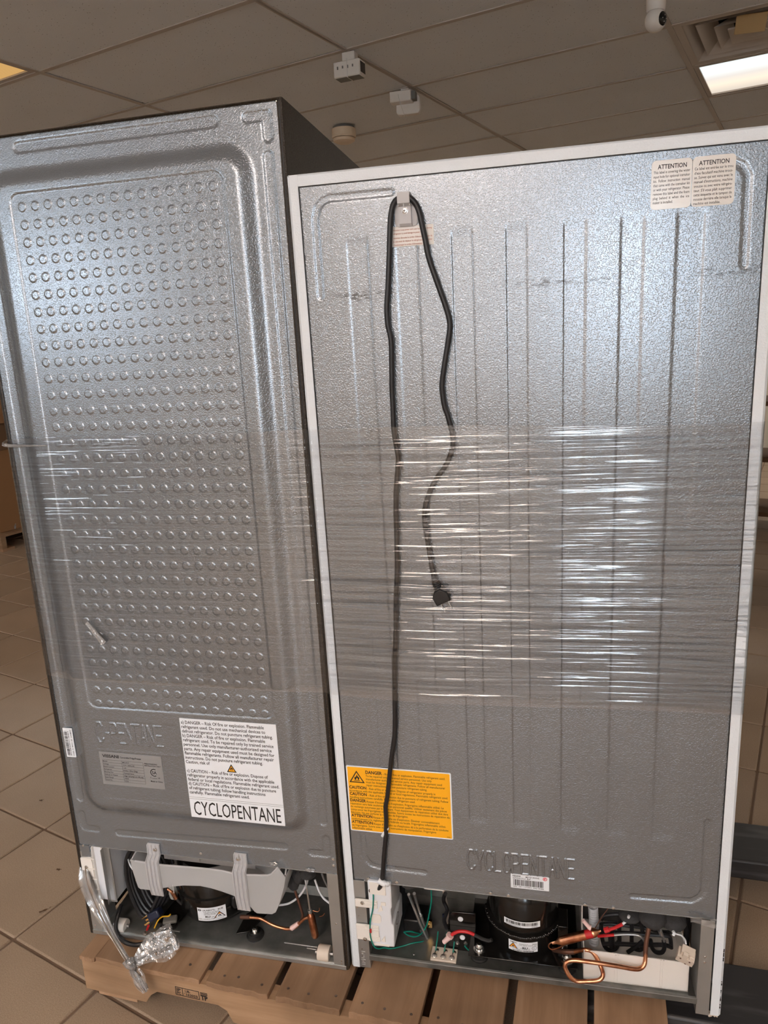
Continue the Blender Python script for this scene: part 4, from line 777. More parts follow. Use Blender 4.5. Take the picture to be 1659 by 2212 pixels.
MB().box(.004, BL - .014, .30, BD, .03, BH - .006).box(.004, BL - .012, .016, .30, .245, BH - .006).obj('foam_body', M['black_trim'], B)
MB().box(0, BL - .012, BD + .012, BD + .07, .05, BH).obj('door', M['appliance_black'], B, bev=.008)
for x in (.06, BL - .06): MB().cyl((x, BD - .05, .001), (x, BD - .05, .03), .018).obj('foot', M['black_plastic'], B)
DX = [.1225 + .02676 * i for i in range(15)]; DZ = [1.5800 - .030625 * j for j in range(33)]
LX = (.0135 + .0062, BL - .0230)
def hb(X, Z):
    d = sd_rr(X, Z, .072, .541, .356, 1.618, .026)
    H = .0125 * (1 - smooth01(-.002, .032, d))
    d2 = sd_rr(X, Z, .0985, .5175, .5895, 1.6045, .020); H -= .0016 * (1 - smooth01(-.0022, .0010, d2))
    fx = np.abs((X - DX[0]) / .02676 - np.clip(np.round((X - DX[0]) / .02676), 0, 14)) * .02676
    fz = np.abs((DZ[0] - Z) / .030625 - np.clip(np.round((DZ[0] - Z) / .030625), 0, 32)) * .030625
    H += .0013 * (1 - smooth01(.0068, .0083, np.hypot(fx, fz)))
    g = lambda s, w: (1 - smooth01(w - .0028, w + .0006, s))
    H -= .0017 * g(sd_poly(X, Z, [(.124, 1.6818), (.503, 1.6818)]), .0100)                         # slot under the top edge
    H -= .0017 * g(sd_poly(X, Z, [(.114, .2780), (.507, .2890)]), .0090)                         # slot over the compartment
    for k in (0, 1):
        mx = (lambda v: v) if k else (lambda v: BL - v)
        H -= .0017 * g(sd_poly(X, Z, [(mx(.5955), 1.6190), (mx(.5965), .358)]), .0095)
        H -= .0017 * g(sd_poly(X, Z, [(mx(.564), 1.6812), (mx(.598), 1.6812), (mx(.5985), 1.648)]), .0092)
        H -= .0017 * g(sd_poly(X, Z, [(mx(.600), .3170), (mx(.5985), .2820), (mx(.5665), .2815)]), .0090)
    H -= .0005 * (1 - smooth01(-.0016, 0, sd_rr(X, Z, .100, .2985, .4915, .5615, .003)))
    H -= .0005 * (1 - smooth01(-.0016, 0, sd_rr(X, Z, .1000, .2985, .3735, .4885, .003)))
    H += .0019 * (1 - smooth01(.0010, .0025, sd_word(X, Z, 'C-PENTANE', .1080, .2620, .5095, .5555, .22)))
    return H
height_panel('back_panel', axis_of(.0080, BL - .0080, .0018, [(.104, .508, .0011)]), axis_of(.2360, BH - .0048, .0019, [(.505, .560, .0010), (.588, 1.592, .0011)]), .0010, hb, M['panel_steel'], B,
             [(.16, .345, .03, .01, .5), (.09, .34, .02, .006, .5)])
MB().box(.008, BL - .008, .0008, .0022, .2350, .2363).box(.008, BL - .008, .002, .016, .2350, .2361).obj('panel_hem', M['galvanized'], B)
for u in ([(0.3105,0.0008,0.2499),(0.634,0.0008,0.2723),(0.624,0.0008,0.2578),(0.0183,0.0008,0.2353)]): screw(B, (min(u[0], .612), u[1], u[2]), .0026)
# compartment
MB().strip([(.5960, .055), (.5960, .0005), (.6190, .0005)], 'z', .0006, .2365, -.0012).obj('corner_post', M['galvanized'], B)
MB().strip([(.0085, .0005), (.0330, .0005), (.0330, .055)], 'z', .0010, .2200, -.0012).obj('corner_post', M['galvanized'], B)
MB().box(.0090, .0330, -.0006, .0006, .2080, .2370).box(.0318, .0330, .0, .02, .2080, .2370).obj('post_plate', M['panel_steel'], B)
for u in ([(0.6071,-0.0002,0.1147),(0.6129,-0.0002,0.0218),(0.6123,-0.0002,0.0134),(0.0157,-0.0002,0.0228),(0.0146,-0.0002,0.0162)]): MB().lathe([(.0022, .0008), (.0020, -.0008), (.001, -.0012)], c=(cl(u[0], .011, .615), u[1], max(u[2], .003)), n=10, ax='y').obj('rivet', M['chrome'], B)
bp = MB().strip([(-.0012, .0008), (-.0012, .0095), (.003, .0135), (.014, .0140), (.10, .0180), (.20, .0260), (.300, .0300)], 'x', .0330, .5960, .0012).obj('base_pan', M['pan_steel'], B, smooth=50)
MB().box(.0330, .6230, -.0026, -.0006, .0006, .0105).obj('pan_lip', M['galvanized'], B, bev=.0005)
MB().box(.0085, .0330, -.0026, -.0006, .0008, .0105).obj('pan_corner', M['galvanized'], B)
MB().box(.470, .548, .030, .034, .0150, .0172).box(.525, .552, .024, .030, .0150, .0166).box(.18, .22, .020, .024, .0145, .0165).obj('pan_ribs', M['galvanized'], bp, bev=.001)
MB().box(.412, .436, .028, .040, .0150, .0158).box(.118, .126, .012, .018, .0142, .0150).obj('pan_slots', M['black_trim'], bp, smooth=0)
MB().box(.01, BL - .01, .295, .30, .0, .245).box(.01, BL - .01, .016, .30, .243, .247).box(.0095, .0107, .05, .30, 0, .245).box(BL - .0107, BL - .0095, .05, .30, 0, .245).obj('compartment_liner', M['duct_dark'], B)
MB().box(.36, .595, .255, .258, .02, .20).obj('rear_board', M['box_dark'], B)
MB().strip([(.17, .022), (.18, .042), (.20, .046), (.29, .046)], 'x', .36, .595, .0012).obj('rear_step', M['pan_steel'], B)
# labels
PY = -.0116
wl = sticker('hazard_label', .3075, .5185, .3490, .5790, PY, M['paper_white'], B, .001, label='large white hazard sticker ending in the word CYCLOPENTANE', t=.0006)
b = MB()
for k, (s, w) in enumerate([('a) DANGER \u2013 Risk Of fire or explosion. Flammable', .182), ('refrigerant used. Do not use mechanical devices to', .184), ('defrost refrigerator. Do not puncture refrigerant tubing.', .199), ('b) DANGER \u2013 Risk of fire or explosion. Flammable', .182), ('refrigerant used. To be repaired only by trained service', .199), ('personnel. Use only manufacturer-authorized service', .194), ('parts. Any repair equipment used must be designed for', .199), ('flammable refrigerants. Follow all manufacturer repair', .197), ('instructions. Do not puncture refrigerant tubing.', .172), ('Caution, risk of', .0540)]): put_text(b, s, .3105, .5672 - k * .01005, .0071, w, .012)
for k, (s, w) in enumerate([('c) CAUTION \u2013 Risk of fire or explosion. Dispose of', .180), ('refrigerator properly in accordance with the applicable', .193), ('federal or local regulations. Flammable refrigerant used.', .203), ('d) CAUTION \u2013 Risk of fire or explosion due to puncture', .195), ('of refrigerant tubing; follow handling instructions', .171), ('carefully. Flammable refrigerant used.', .135)]): put_text(b, s, .3105, .4560 - k * .01005, .0071, w, .012)
put_text(b, 'CYCLOPENTANE', .3160, .3555, .0330, .1950, .000); b.box(.3078, .5182, PY - .0007, PY - .0006, .3970, .3974).box(.3078, .5182, PY - .0007, PY - .0006, .3930, .3934)
tri(b, .4125, .4640, .0215, -.0004, .0019); flame(b, .4125, .4695, .0075, -.0004)
for q in range(len(b.v)):
    if b.v[q][1] > PY / 2: b.v[q] = (b.v[q][0], b.v[q][1] + PY - .0010, b.v[q][2])
flat_obj(b, 'printing', M['ink'], wl)
b = MB(); tri(b, .4125, .4645, .0200, PY - .0009, None); flat_obj(b, 'yellow_triangle', M['paper_yellow'], wl)
rl = sticker('rating_plate', .1055, .2530, .4080, .4860, PY + .0006, M['paper_grey'], B, .001, label='grey rating plate printed with a small table', t=.0006)
b = MB(); put_text(b, 'VISSANI', .1130, .4740, .0068, .040, .035); put_text(b, 'Convertible Fridge/Freezer', .1560, .4745, .0040, .050, .015)
rows = ['Model', 'Voltage', 'Rated Current', 'Refrigerant', 'Blowing Gas', 'Defrost or Heater', 'Input Range', 'Serial No.']; vals = ['MDUF17', '115V~ 60Hz AC', '1.3A', 'R600a 1.90oz (54g)', 'Cyclopentane', 'High 167 psig Low 88 psig', '190W', '3250']
for k in range(8): put_text(b, rows[k], .1130, .4632 - k * .0064, .0030, None, .008); put_text(b, vals[k], .1600, .4632 - k * .0064, .0030, None, .008)
put_text(b, 'FREE-STANDING', .2120, .4650, .0028, .030, .02); put_text(b, 'INSTALLATION ONLY', .2120, .4605, .0028, .038, .02); put_text(b, 'Made in China', .2220, .4240, .0036, .028, .02); put_text(b, 'C', .2220, .4330, .003, None, .02); put_text(b, 'US', .2400, .4330, .003, None, .02); put_text(b, 'Intertek', .2270, .4320, .0022, .011, .01)
for q in range(len(b.v)): b.v[q] = (b.v[q][0], PY - .0006, b.v[q][2])
ringflat(b, .2325, .4465, .0090, .0020, PY - .0006, 60, 300); put_text(b, 'SA', .2275, .4430, .0070, .011, .02, Matrix.Translation((0, PY - .0006, 0)))
for k in range(9): z = .4680 - .0064 * k; b.box(.1120, .2090, PY - .0006, PY - .0005, z, z + .0003)
for x in (.1120, .1580, .2087): b.box(x, x + .0003, PY - .0006, PY - .0005, .4168, .4680)
flat_obj(b, 'printing', M['ink_grey'], rl)
ll = sticker('serial_label', .0165, .0395, .4600, .5295, .0004, M['paper_white'], B, .001, label='narrow white barcode label turned sideways', t=.0016)
b = MB(); barcode(b, .0195, .0265, .4640, .5250, 0, 6, True); barcode(b, .0280, .0300, .4640, .5250, 0, 7, True)
MT = Matrix.Rotation(math.radians(-90), 4, 'Y')
MT = Matrix(((0, 0, 1, 0), (0, 1, 0, 0), (-1, 0, 0, 0), (0, 0, 0, 1)))
put_text(b, '3250MDUF17   B01  2123486  A2  4200 I/5', -.5265, .0335, .0032, .062, .01, MT); put_text(b, 'S/N: 100 21200 24800', -.520, .0175, .0014, .04, .01, MT)
flat_obj(b, 'printing', M['ink'], ll).location = (0, -.0016, 0)
# white box at the left
wb_ = MB().box(.0345, .0790, .0040, .075, .0930, .2350).obj('control_box', M['cool_plastic'], B, bev=.002, label='flat white plastic box at the left of the compartment')
MB().prism([(.0070, .2040), (.0350, .2075), (.0370, .1890), (.0370, .1180), (.0290, .1200), (.0260, .1700), (.0070, .1720)], 'y', -.0030, .0030).obj('mounting_tab', M['white_plastic'], wb_, bev=.0012)
b = MB()
for k in range(4): b.box(.024, .0440, -.0050, -.0028, .1260 + .0262 * k, .1275 + .0262 * k)
b.box(.0400, .0412, -.004, .004, .094, .2355).box(.0600, .0650, .0010, .006, .096, .2325).obj('tab_ribs', M['white_plastic'], wb_)
MB().box(.0650, .0660, -.0060, .070, .0905, .2325).box(.0660, .0810, .0040, .006, .0905, .2325).obj('metal_plate', M['galvanized'], wb_)
screw(wb_, (0.0206,-0.0032,0.1817), .0036)
# frosted drip tray hung by two screwed hooks
TB = [(0.1425,-0.01,0.2227),(0.1441,-0.01,0.1943),(0.1518,-0.01,0.1522),(0.1571,-0.01,0.1487),(0.1812,-0.01,0.1489),(0.1887,-0.01,0.1535),(0.2151,-0.01,0.1589),(0.2403,-0.01,0.1664),(0.2656,-0.01,0.1721),(0.306,-0.01,0.1763),(0.332,-0.01,0.174),(0.3565,-0.01,0.1691),(0.3828,-0.01,0.1621),(0.4003,-0.01,0.154),(0.4122,-0.01,0.1452),(0.4202,-0.01,0.1393),(0.4277,-0.01,0.1286),(0.4337,-0.01,0.1248),(0.468,-0.01,0.1274),(0.477,-0.01,0.1334),(0.4903,-0.01,0.1642),(0.5019,-0.01,0.2002),(0.5071,-0.01,0.2236)]
TT = [(0.4916,-0.01,0.2464),(0.4799,-0.01,0.2325),(0.4677,-0.01,0.2241),(0.4284,-0.01,0.2202),(0.3962,-0.01,0.2172),(0.3625,-0.01,0.2221),(0.2916,-0.01,0.2212),(0.2213,-0.01,0.2183),(0.1537,-0.01,0.2205)]
fr = [(q[0], q[2]) for q in TB]; tp = [(q[0], q[2]) for q in TT]
dt = MB().prism(fr + tp, 'y', -.0112, -.0098).strip(fr, 'y', -.0098, .085, .0014).prism(fr + [(fr[-1][0], .232), (fr[0][0], .232)], 'y', .085, .0865).obj('drip_tray', M['tray_frosted'], B, label='frosted clear drip tray hung over the compressor')
MB().tube([(q[0], -.0108, q[2]) for q in TT], .0019, n=6, smooth=2).tube([(fr[0][0], -.0108, fr[0][1] - .004), (fr[0][0] + .004, .02, fr[0][1] + .008), (fr[0][0] + .006, .085, .232)], .0016, n=6).tube([(fr[-1][0], -.0108, fr[-1][1] + .006), (fr[-1][0] - .004, .02, fr[-1][1] + .014), (fr[-1][0] - .006, .085, .232)], .0016, n=6).obj('tray_rim', M['clip_frosted'], dt)
MB().box(.2395, .2410, -.0125, -.0108, .150, .172).obj('centre_rib', M['clip_frosted'], dt)
for x0, z0 in ((.1850, .137), (.3905, .128)):
    hk = MB().strip([(.0000, .2625), (-.0030, .2625), (-.0035, .2360), (-.0140, .2300), (-.0150, .1700), (-.0115, z0)], 'x', x0, x0 + .0285, .0016).obj('tray_hook', M['clip_frosted'], dt)
    b = MB()
    for k in range(4): x = x0 + .0090 * k; b.prism([(-.0010, .2630), (-.0065, .2610), (-.0075, .2390), (-.0205, .2290), (-.0205, .1720), (-.0140, z0 + .002), (-.0105, z0 + .004), (-.0105, .2250), (-.0010, .2360)], 'x', x, x + .0013)
    b.obj('hook_ribs', M['clip_frosted'], hk); screw(hk, (x0 + (.0185 if x0 < .3 else .0095), -.0042, .2500), .0040)
MB().box(.20, .42, .03, .032, .200, .242).box(.26, .29, .026, .030, .205, .225).obj('fan_plate', M['steel_tube'], B); MB().lathe([(.075, .19), (.078, .215)], c=(.315, .14, 0), n=40).obj('dark_fan_ring', M['black_plastic'], B)
# compressor
ux, uy, ur = .274, .111, .0860
cp = MB().lathe([(.03, .022), (.058, .023), (ur - .010, .036), (ur, .052), (ur, .098), (ur + .004, .100), (ur + .004, .106), (ur, .108), (ur - .001, .150), (ur - .014, .178), (.04, .190), (.01, .194)], c=(ux, uy, 0), n=64).obj('compressor', M['compressor_black'], B, label='black compressor with a white rating label under the tray')
lab = curved_label('rating_label', cp, ux, uy, ur + .0002, 266.7, 310.0, .0505, .0850, M['paper_white'])
b = MB(); wr = Wrap(ux, uy, ur + .0008, math.radians(288.2), 1.62, .0480, .0505, 1.12); put_text(b, 'UKA80YTL   BUB', -.0125, .0715, .0036, .029, .01, wr); ringflat(b, -.0165, .0735, .0024, .0014, 0, M=wr, n=14); put_text(b, '115V 60Hz 1PH R600a', -.011, .0680, .0017, .022, .01, wr); put_text(b, 'THERMALLY PROTECTED', -.0105, .0653, .0017, .019, .01, wr); put_text(b, 'LRA 9.0A SYSTEM', -.0105, .0626, .0017, .016, .01, wr); put_text(b, 'RU', -.0090, .0560, .0042, .007, .035, wr); put_text(b, 'us', -.0005, .0565, .002, .004, .02, wr); put_text(b, 'NO.1023521708', -.0185, .0515, .0022, .022, .01, wr)
tri(b, .0110, .0535, .0165, 0, .0012, M=wr); flame(b, .0110, .0568, .0052, 0, M=wr); put_text(b, 'FLAMMABLE', .0045, .0502, .0014, .012, .01, wr); flat_obj(b, 'printing', M['ink'], lab)
b = MB(); tri(b, .0110, .0540, .0150, 0, None, M=Wrap(ux, uy, ur + .0005, math.radians(288.2), 1.62, .0480, .0505, 1.12)); flat_obj(b, 'orange_triangle', M['ink_orange'], lab)
MB().prism(rrect(-.020, .020, -.016, .016, .006), 'y', -.006, .030, Tr(.357, .066, .085, 0, 0, .75)).obj('terminal_cover', M['black_plastic'], cp, bev=.003)
MB().cyl((.333, .058, .070), (.326, .052, .070), .0085, n=16).obj('stub', M['compressor_black'], cp)
for sx, sy in ((-.088, .034), (.124, .040)):
    g = MB().lathe([(.020, 0), (.020, .004), (.016, .006), (.016, .011), (.012, .012)], c=(ux + sx, sy, .0148), n=24).obj('rubber_mount', M['black_rubber'], cp)
    MB().lathe([(.012, 0), (.012, .0015), (.006, .002), (.006, .007), (.003, .009)], c=(ux + sx, sy, .0275), n=14).obj('bolt', M['chrome'], g)
for q, dy in (([(ux + .084, .000), (ux + .112, .012), (ux + .144, .10), (ux + .129, .11), (ux + .084, .06)], .024), ([(ux - .112, .006), (ux - .070, .000), (ux - .05, .06), (ux - .105, .09)], .020)): MB().prism(q, 'z', .0265, .0290, Matrix.Translation((0, dy, 0))).obj('mounting_plate', M['compressor_black'], cp, bev=.0008)
MB().box(-.016, .016, -.010, .010, 0, .008, Tr(.192, .032, .031, .1, 0, .35)).obj('clear_clip', M['device_grey'], cp, bev=.003)
# copper on the left and right
lp = MB().tube([(0.172,0.05,0.1012),(0.1817,0.05,0.1025),(0.1895,0.05,0.0985),(0.1967,0.05,0.0907)], .0030, n=8).obj('copper_pipe', M['copper'], B, label='short copper pipe left of the compressor'); MB().cyl((0.195,0.05,0.0955), (0.2033,0.05,0.0778), .0052, n=12).obj('copper_sleeve', M['copper'], lp); MB().tube([(0.2033,0.05,0.0778),(0.2094,0.05,0.0699),(0.217,0.05,0.0647),(0.2265,0.05,0.066)], .0030, n=8).obj('black_sleeve', M['black_rubber'], lp)
rp = MB().tube([(0.3922,0.03,0.0726),(0.4078,0.03,0.0737),(0.4199,0.03,0.073),(0.4326,0.03,0.0676),(0.4483,0.03,0.0602),(0.4633,0.03,0.0564),(0.4806,0.03,0.0548),(0.4961,0.03,0.0589),(0.5066,0.03,0.0678),(0.515,0.03,0.0786),(0.5244,0.03,0.0884),(0.5355,0.03,0.0936)], .0036, n=10).obj('copper_pipe', M['copper'], B, label='copper pipe bowed in front of the base pan'); MB().cyl((0.3708,0.034,0.066), (0.3955,0.03,0.0731), .0048, n=12).obj('copper_sleeve', M['brown_copper'], rp)
MB().cyl((0.4917,0.03,0.0583), (0.5093,0.03,0.0742), .0056, .0045, n=12).obj('white_sleeve', M['pink_plastic'], rp)
MB().tube([(0.5015,0.045,0.1461),(0.5045,0.045,0.131),(0.5084,0.045,0.1136),(0.5123,0.045,0.095),(0.5143,0.045,0.0808),(0.5087,0.045,0.0655),(0.5024,0.045,0.0548)], .0030, n=8).obj('copper_pipe', M['brown_copper'], B)
d0, d1 = Vector((0.5385,0.032,0.0994)), Vector((0.5454,0.032,0.0393)); ax = (d1 - d0).normalized(); dl = (d1 - d0).length; q = Matrix.Translation(d0) @ ax.to_track_quat('Z', 'Y').to_matrix().to_4x4()
fd_ = MB().lathe([(.003, -.006), (.0072, 0), (.0083, .004), (.0083, dl - .008), (.0070, dl - .003), (.0035, dl)], n=20, M=q).obj('filter_drier', M['copper'], B, label='upright copper filter drier at the right')
MB().cyl(d0 - ax * .012, d0 - ax * .001, .0046, n=12).obj('crimp_sleeve', M['steel_tube'], fd_); MB().tube([(0.5298,0.04,0.1834),(0.5346,0.032,0.1696),(0.5365,0.032,0.1406),(0.5381,0.032,0.1077)], .0022, n=8).obj('steel_tube', M['steel_tube'], fd_)
MB().tube([(0.5434,0.035,0.107),(0.5539,0.035,0.1061),(0.5585,0.035,0.1104),(0.559,0.035,0.1164)], .0008, n=5).tube([(0.5572,0.035,0.0935),(0.5649,0.035,0.097),(0.5696,0.035,0.1037)], .0008, n=5).obj('copper_strand', M['copper'], fd_)
MB().tube([(0.4571,0.05,0.0961),(0.4695,0.05,0.099),(0.4831,0.05,0.1046),(0.497,0.05,0.115),(0.5089,0.05,0.1274),(0.5187,0.05,0.1418),(0.5277,0.05,0.1596),(0.5335,0.05,0.1781)], .0024, n=8).obj('white_cable', M['cool_plastic'], B); MB().tube([(0.548,0.05,0.1741),(0.5513,0.05,0.1616),(0.5564,0.05,0.1446),(0.5638,0.05,0.1302),(0.5727,0.05,0.1219),(0.5817,0.05,0.1149)], .0022, n=8).obj('white_cable', M['cool_plastic'], B); MB().tube([(0.5615,0.06,0.1842),(0.5665,0.06,0.166),(0.5738,0.06,0.1492)], .0022, n=6).obj('steel_tube', M['steel_tube'], B)
b = MB()
for u, r, sd in (((0.4818,0.06,0.1692), (.020, .02, .026), 11), ((0.4997,0.045,0.1624), (.013, .014, .016), 12), ((0.5111,0.05,0.1787), (.014, .014, .018), 13), ((0.5322,0.05,0.1885), (.020, .018, .011), 14)): b.blob(u, r, 14, 9, .22, sd)
b.obj('foam_sleeve', M['foam_grey'], B)
b = MB()
for u, sd in (((0.4787,-0.001,0.2455), 1), ((0.5607,-0.001,0.2401), 2)): b.blob(u, (.010, .003, .004), 10, 6, .5, sd)
b.obj('torn_tape', M['bunched_film'], B, smooth=0)
for (u0, rr) in (((0.5702,0.0135,0.022), .0165), ((0.0759,0.0129,0.02), .0150)):
    rw_ = MB().lathe([(.004, -.013), (rr - .001, -.013), (rr, -.011), (rr, .011), (rr - .001, .013), (.004, .013)], c=u0, n=28, ax='x').obj('roller_wheel', M['beige_plastic' if u0[0] > .3 else 'white_plastic'], B, label='cream roller wheel')
    MB().cyl((u0[0] - .020, u0[1], u0[2]), (u0[0] + .020, u0[1], u0[2]), .0038, n=10).obj('axle', M['steel_tube'], rw_)
# coiled cord, plug and small wires at the left
coil = []
for k in range(5):
    for j in range(10):
        a = 2 * math.pi * j / 10; coil.append((.128 + .006 * k + (.040 + .003 * (k % 3)) * math.cos(a) + .006 * math.sin(2 * a), .040 + .006 * k + .01 * math.sin(a), .120 + (.088 - .004 * k) * math.sin(a)))
coil += [(.150, .05, .04), (.165, .03, .03)]
pc = MB().tube(coil, .0044, n=8, smooth=3).obj('power_cord', M['cable_black'], B, label='coiled black power cord')
MB().tube([(0.0698,0.03,0.0587),(0.0737,0.006,0.0486),(0.0714,-0.003,0.0273)][:3] + [(0.0793,-0.0058,0.0045),(0.1036,-0.018,0.0045),(0.1266,-0.0208,0.0045),(0.1397,-0.0173,0.0045),(0.1507,-0.0101,0.0045)], .0050, n=8).obj('cord_end', M['cable_black'], pc)
q = Tr(*(0.1601,0.02,0.0538), -.35, math.radians(-28), .25)
pg = MB().box(-.011, .018, -.012, .012, -.009, .009, q).obj('plug', M['blue_plastic'], pc, bev=.003)
MB().box(-.030, -.010, -.0035, .0035, .0045, .0062, q).box(-.029, -.010, .006, .0075, -.006, -.001, q).box(-.024, -.010, -.0055, -.0015, .006, .0075, q).box(-.026, -.012, -.010, -.0085, -.010, -.006, q).obj('prongs', M['brass'], pg, bev=.0005)
MB().tube([(0.1534,0.022,0.0132),(0.1614,0.022,0.0283),(0.1704,0.022,0.0423),(0.1809,0.022,0.0501),(0.1954,0.022,0.0534),(0.2008,0.022,0.0592)], .0017, n=6).obj('yellow_wire', M['yellow_wire'], B); MB().cyl((0.1458,0.014,0.0282), (0.1371,0.014,0.0079), .0026, n=8).obj('red_terminal', M['red_plastic'], B)
screw(B, (0.1432,-0.0002,0.018), .0042, 'terminal_screw', (0, -.3, .95)); screw(B, (0.1967,0.0047,0.018), .004, 'terminal_screw', (0, -.3, .95))
MB().lathe([(.0105, .13), (.0115, .10), (.0110, .075), (.0085, .062)], c=(.190, .062, .008), n=20).obj('drain_hose', M['grey_hose'], B, label='grey rubber drain hose')
MB().tube([(0.0834,0.06,0.1694),(0.1095,0.03,0.1726),(0.118,0.03,0.1577),(0.124,0.03,0.1498)], .0022, n=6).obj('white_cable', M['cool_plastic'], B); MB().tube([(0.1884,0.03,0.034),(0.19,0.03,0.0191),(0.1888,0.02,0.0128),(0.1687,0.03,-0.0071)], .0048, n=8).obj('black_sleeve', M['black_rubber'], B)
# ================================================================== PALLET, raised a little on a pallet jack
PAL = empty('pallet', (-.6210, -.0660, 0), (0, 0, -.0665)); tag(PAL, 'worn brown wooden pallet carrying both refrigerators', 'pallet')
PT = PH - .0012; DT = .0165; PW = 1.020; PL_ = 1.2545
SZ1 = PT - DT; SZ0 = SZ1 - .0850
R = random.Random(11)
BX = [(0, .0395), (.0405, .3020), (.3190, .4625), (.4810, .6220), (.6410, .7840), (.8010, .9450), (.9640, 1.1040), (1.1165, PL_)]
for k, (x0, x1) in enumerate(BX):
    b = MB(); n = 14; f0 = [R.uniform(-.0018, .0018) for _ in range(n + 1)]
    top = [(x0 + (x1 - x0) * i / n, f0[i] + .0015) for i in range(n + 1)]
    dt_ = DT - .0068 * max(0, 1 - (x0 + x1) / 2 / .60); b.prism(top + [(x1, PW), (x0, PW)], 'z', 0, dt_)
    d = b.obj('deck_board', M['board_wood'], PAL, bev=.0016, loc=(0, R.uniform(-.003, .002), SZ1 + .0001), rot=(0, 0, 0), smooth=0)
    if x1 - x0 > .1:
        for q in range(3): MB().lathe([(.0030, 0), (.0028, .0007), (.001, .0009)], c=(x0 + (x1 - x0) * (.18 + .32 * q) + R.uniform(-.008, .008), .018 + R.uniform(0, .016), dt_), n=9).obj('nail', M['nail_steel'], d)
def stringer(y0, y1):
    pts = [(0, SZ0), (.150, SZ0)]
    for a, c in ((.158, .372), (.885, 1.099)):
        pts += [(a, SZ0), (a + .014, SZ0 + .022), (a + .032, SZ0 + .036), (c - .032, SZ0 + .038), (c - .012, SZ0 + .028), (c, SZ0)]
    pts += [(PL_, SZ0), (PL_, SZ1), (0, SZ1)]
    return MB().prism(pts, 'y', y0, y1).obj('stringer', M['stringer_wood'], PAL, bev=.0015, smooth=0)
s0 = stringer(.0045, .0430); stringer(.485, .523); stringer(PW - .043, PW - .0045)
for x0, x1 in ((.026, .128), (.44, .54), (.72, .82), (1.13, 1.23)): MB().box(x0, x1, .012, PW - .012, SZ0 - .0165, SZ0 - .0002).obj('bottom_board', M['board_wood'], PAL, bev=.0012)
b = MB(); ys = .0039
fx0, fx1, fz0, fz1 = .2385, .2970, SZ0 + .042, SZ0 + .064
for q in ((fx0, fx1, fz0, fz0 + .0014), (fx0, fx1, fz1 - .0014, fz1), (fx0, fx0 + .0014, fz0, fz1), (fx1 - .0014, fx1, fz0, fz1), (fx0 + .017, fx0 + .0182, fz0, fz1)): b.box(q[0], q[1], ys, ys + .0003, q[2], q[3])
put_text(b, 'IP', fx0 + .0035, fz0 + .0115, .0072, .010, .03, Matrix.Translation((0, ys, 0))); put_text(b, 'PC', fx0 + .0035, fz0 + .0030, .0072, .010, .03, Matrix.Translation((0, ys, 0)))
put_text(b, 'UB-', fx0 + .0240, fz0 + .0120, .0062, .013, .03, Matrix.Translation((0, ys, 0))); put_text(b, '*162023', fx0 + .0200, fz0 + .0035, .0062, .034, .03, Matrix.Translation((0, ys, 0)))
put_text(b, 'TP', fx1 + .0030, fz0 + .0020, .0120, .017, .05, Matrix.Translation((0, ys, 0)))
for k in range(3): b.box(fx1 + .0030, fx1 + .0200, ys, ys + .0003, fz1 - .0065 + .0024 * k, fz1 - .0053 + .0024 * k)
flat_obj(b, 'stamp', M['ink'], s0)
# pallet jack: two forks from the right, carriage and handle beyond the frame
J = empty('pallet_jack', (1.62, .30, 0), (0, 0, -.05)); tag(J, 'black pallet jack with two scratched forks lifting the pallet from the right', 'pallet jack')
fz = SZ1 - .0006
for y0 in (-.3420, .155):
    fk = MB().prism([(0, fz), (-1.05, fz), (-1.13, fz - .020), (-1.15, fz - .045), (-1.13, fz - .055), (0, fz - .055)], 'y', y0, y0 + .160).obj('fork', M['fork_paint'], J, bev=.006)
    for xx in (-.93,): MB().lathe([(.003, -.045), (.030, -.045), (.034, -.040), (.034, .040), (.030, .045), (.003, .045)], c=(xx, y0 + .08, .034), n=20, ax='y').obj('load_wheel', M['black_rubber'], fk)
MB().box(0, .05, -.342, .315, .055, .30).box(.05, .20, -.12, .10, .06, .36).obj('carriage', M['fork_paint'], J, bev=.008)
for y in (-.07, .04): MB().lathe([(.01, -.022), (.085, -.022), (.09, -.018), (.09, .018), (.085, .022), (.01, .022)], c=(.15, y, .09), n=28, ax='y').obj('steer_wheel', M['black_rubber'], J)
MB().tube([(.16, -.01, .34), (.20, -.01, .75), (.26, -.01, 1.10)], .019, n=12).tube([(.26, -.15, 1.22), (.262, -.14, 1.12), (.26, -.01, 1.09), (.262, .12, 1.12), (.26, .13, 1.22), (.26, -.01, 1.25), (.26, -.15, 1.22)], .013, n=10).obj('handle', M['fork_paint'], J)
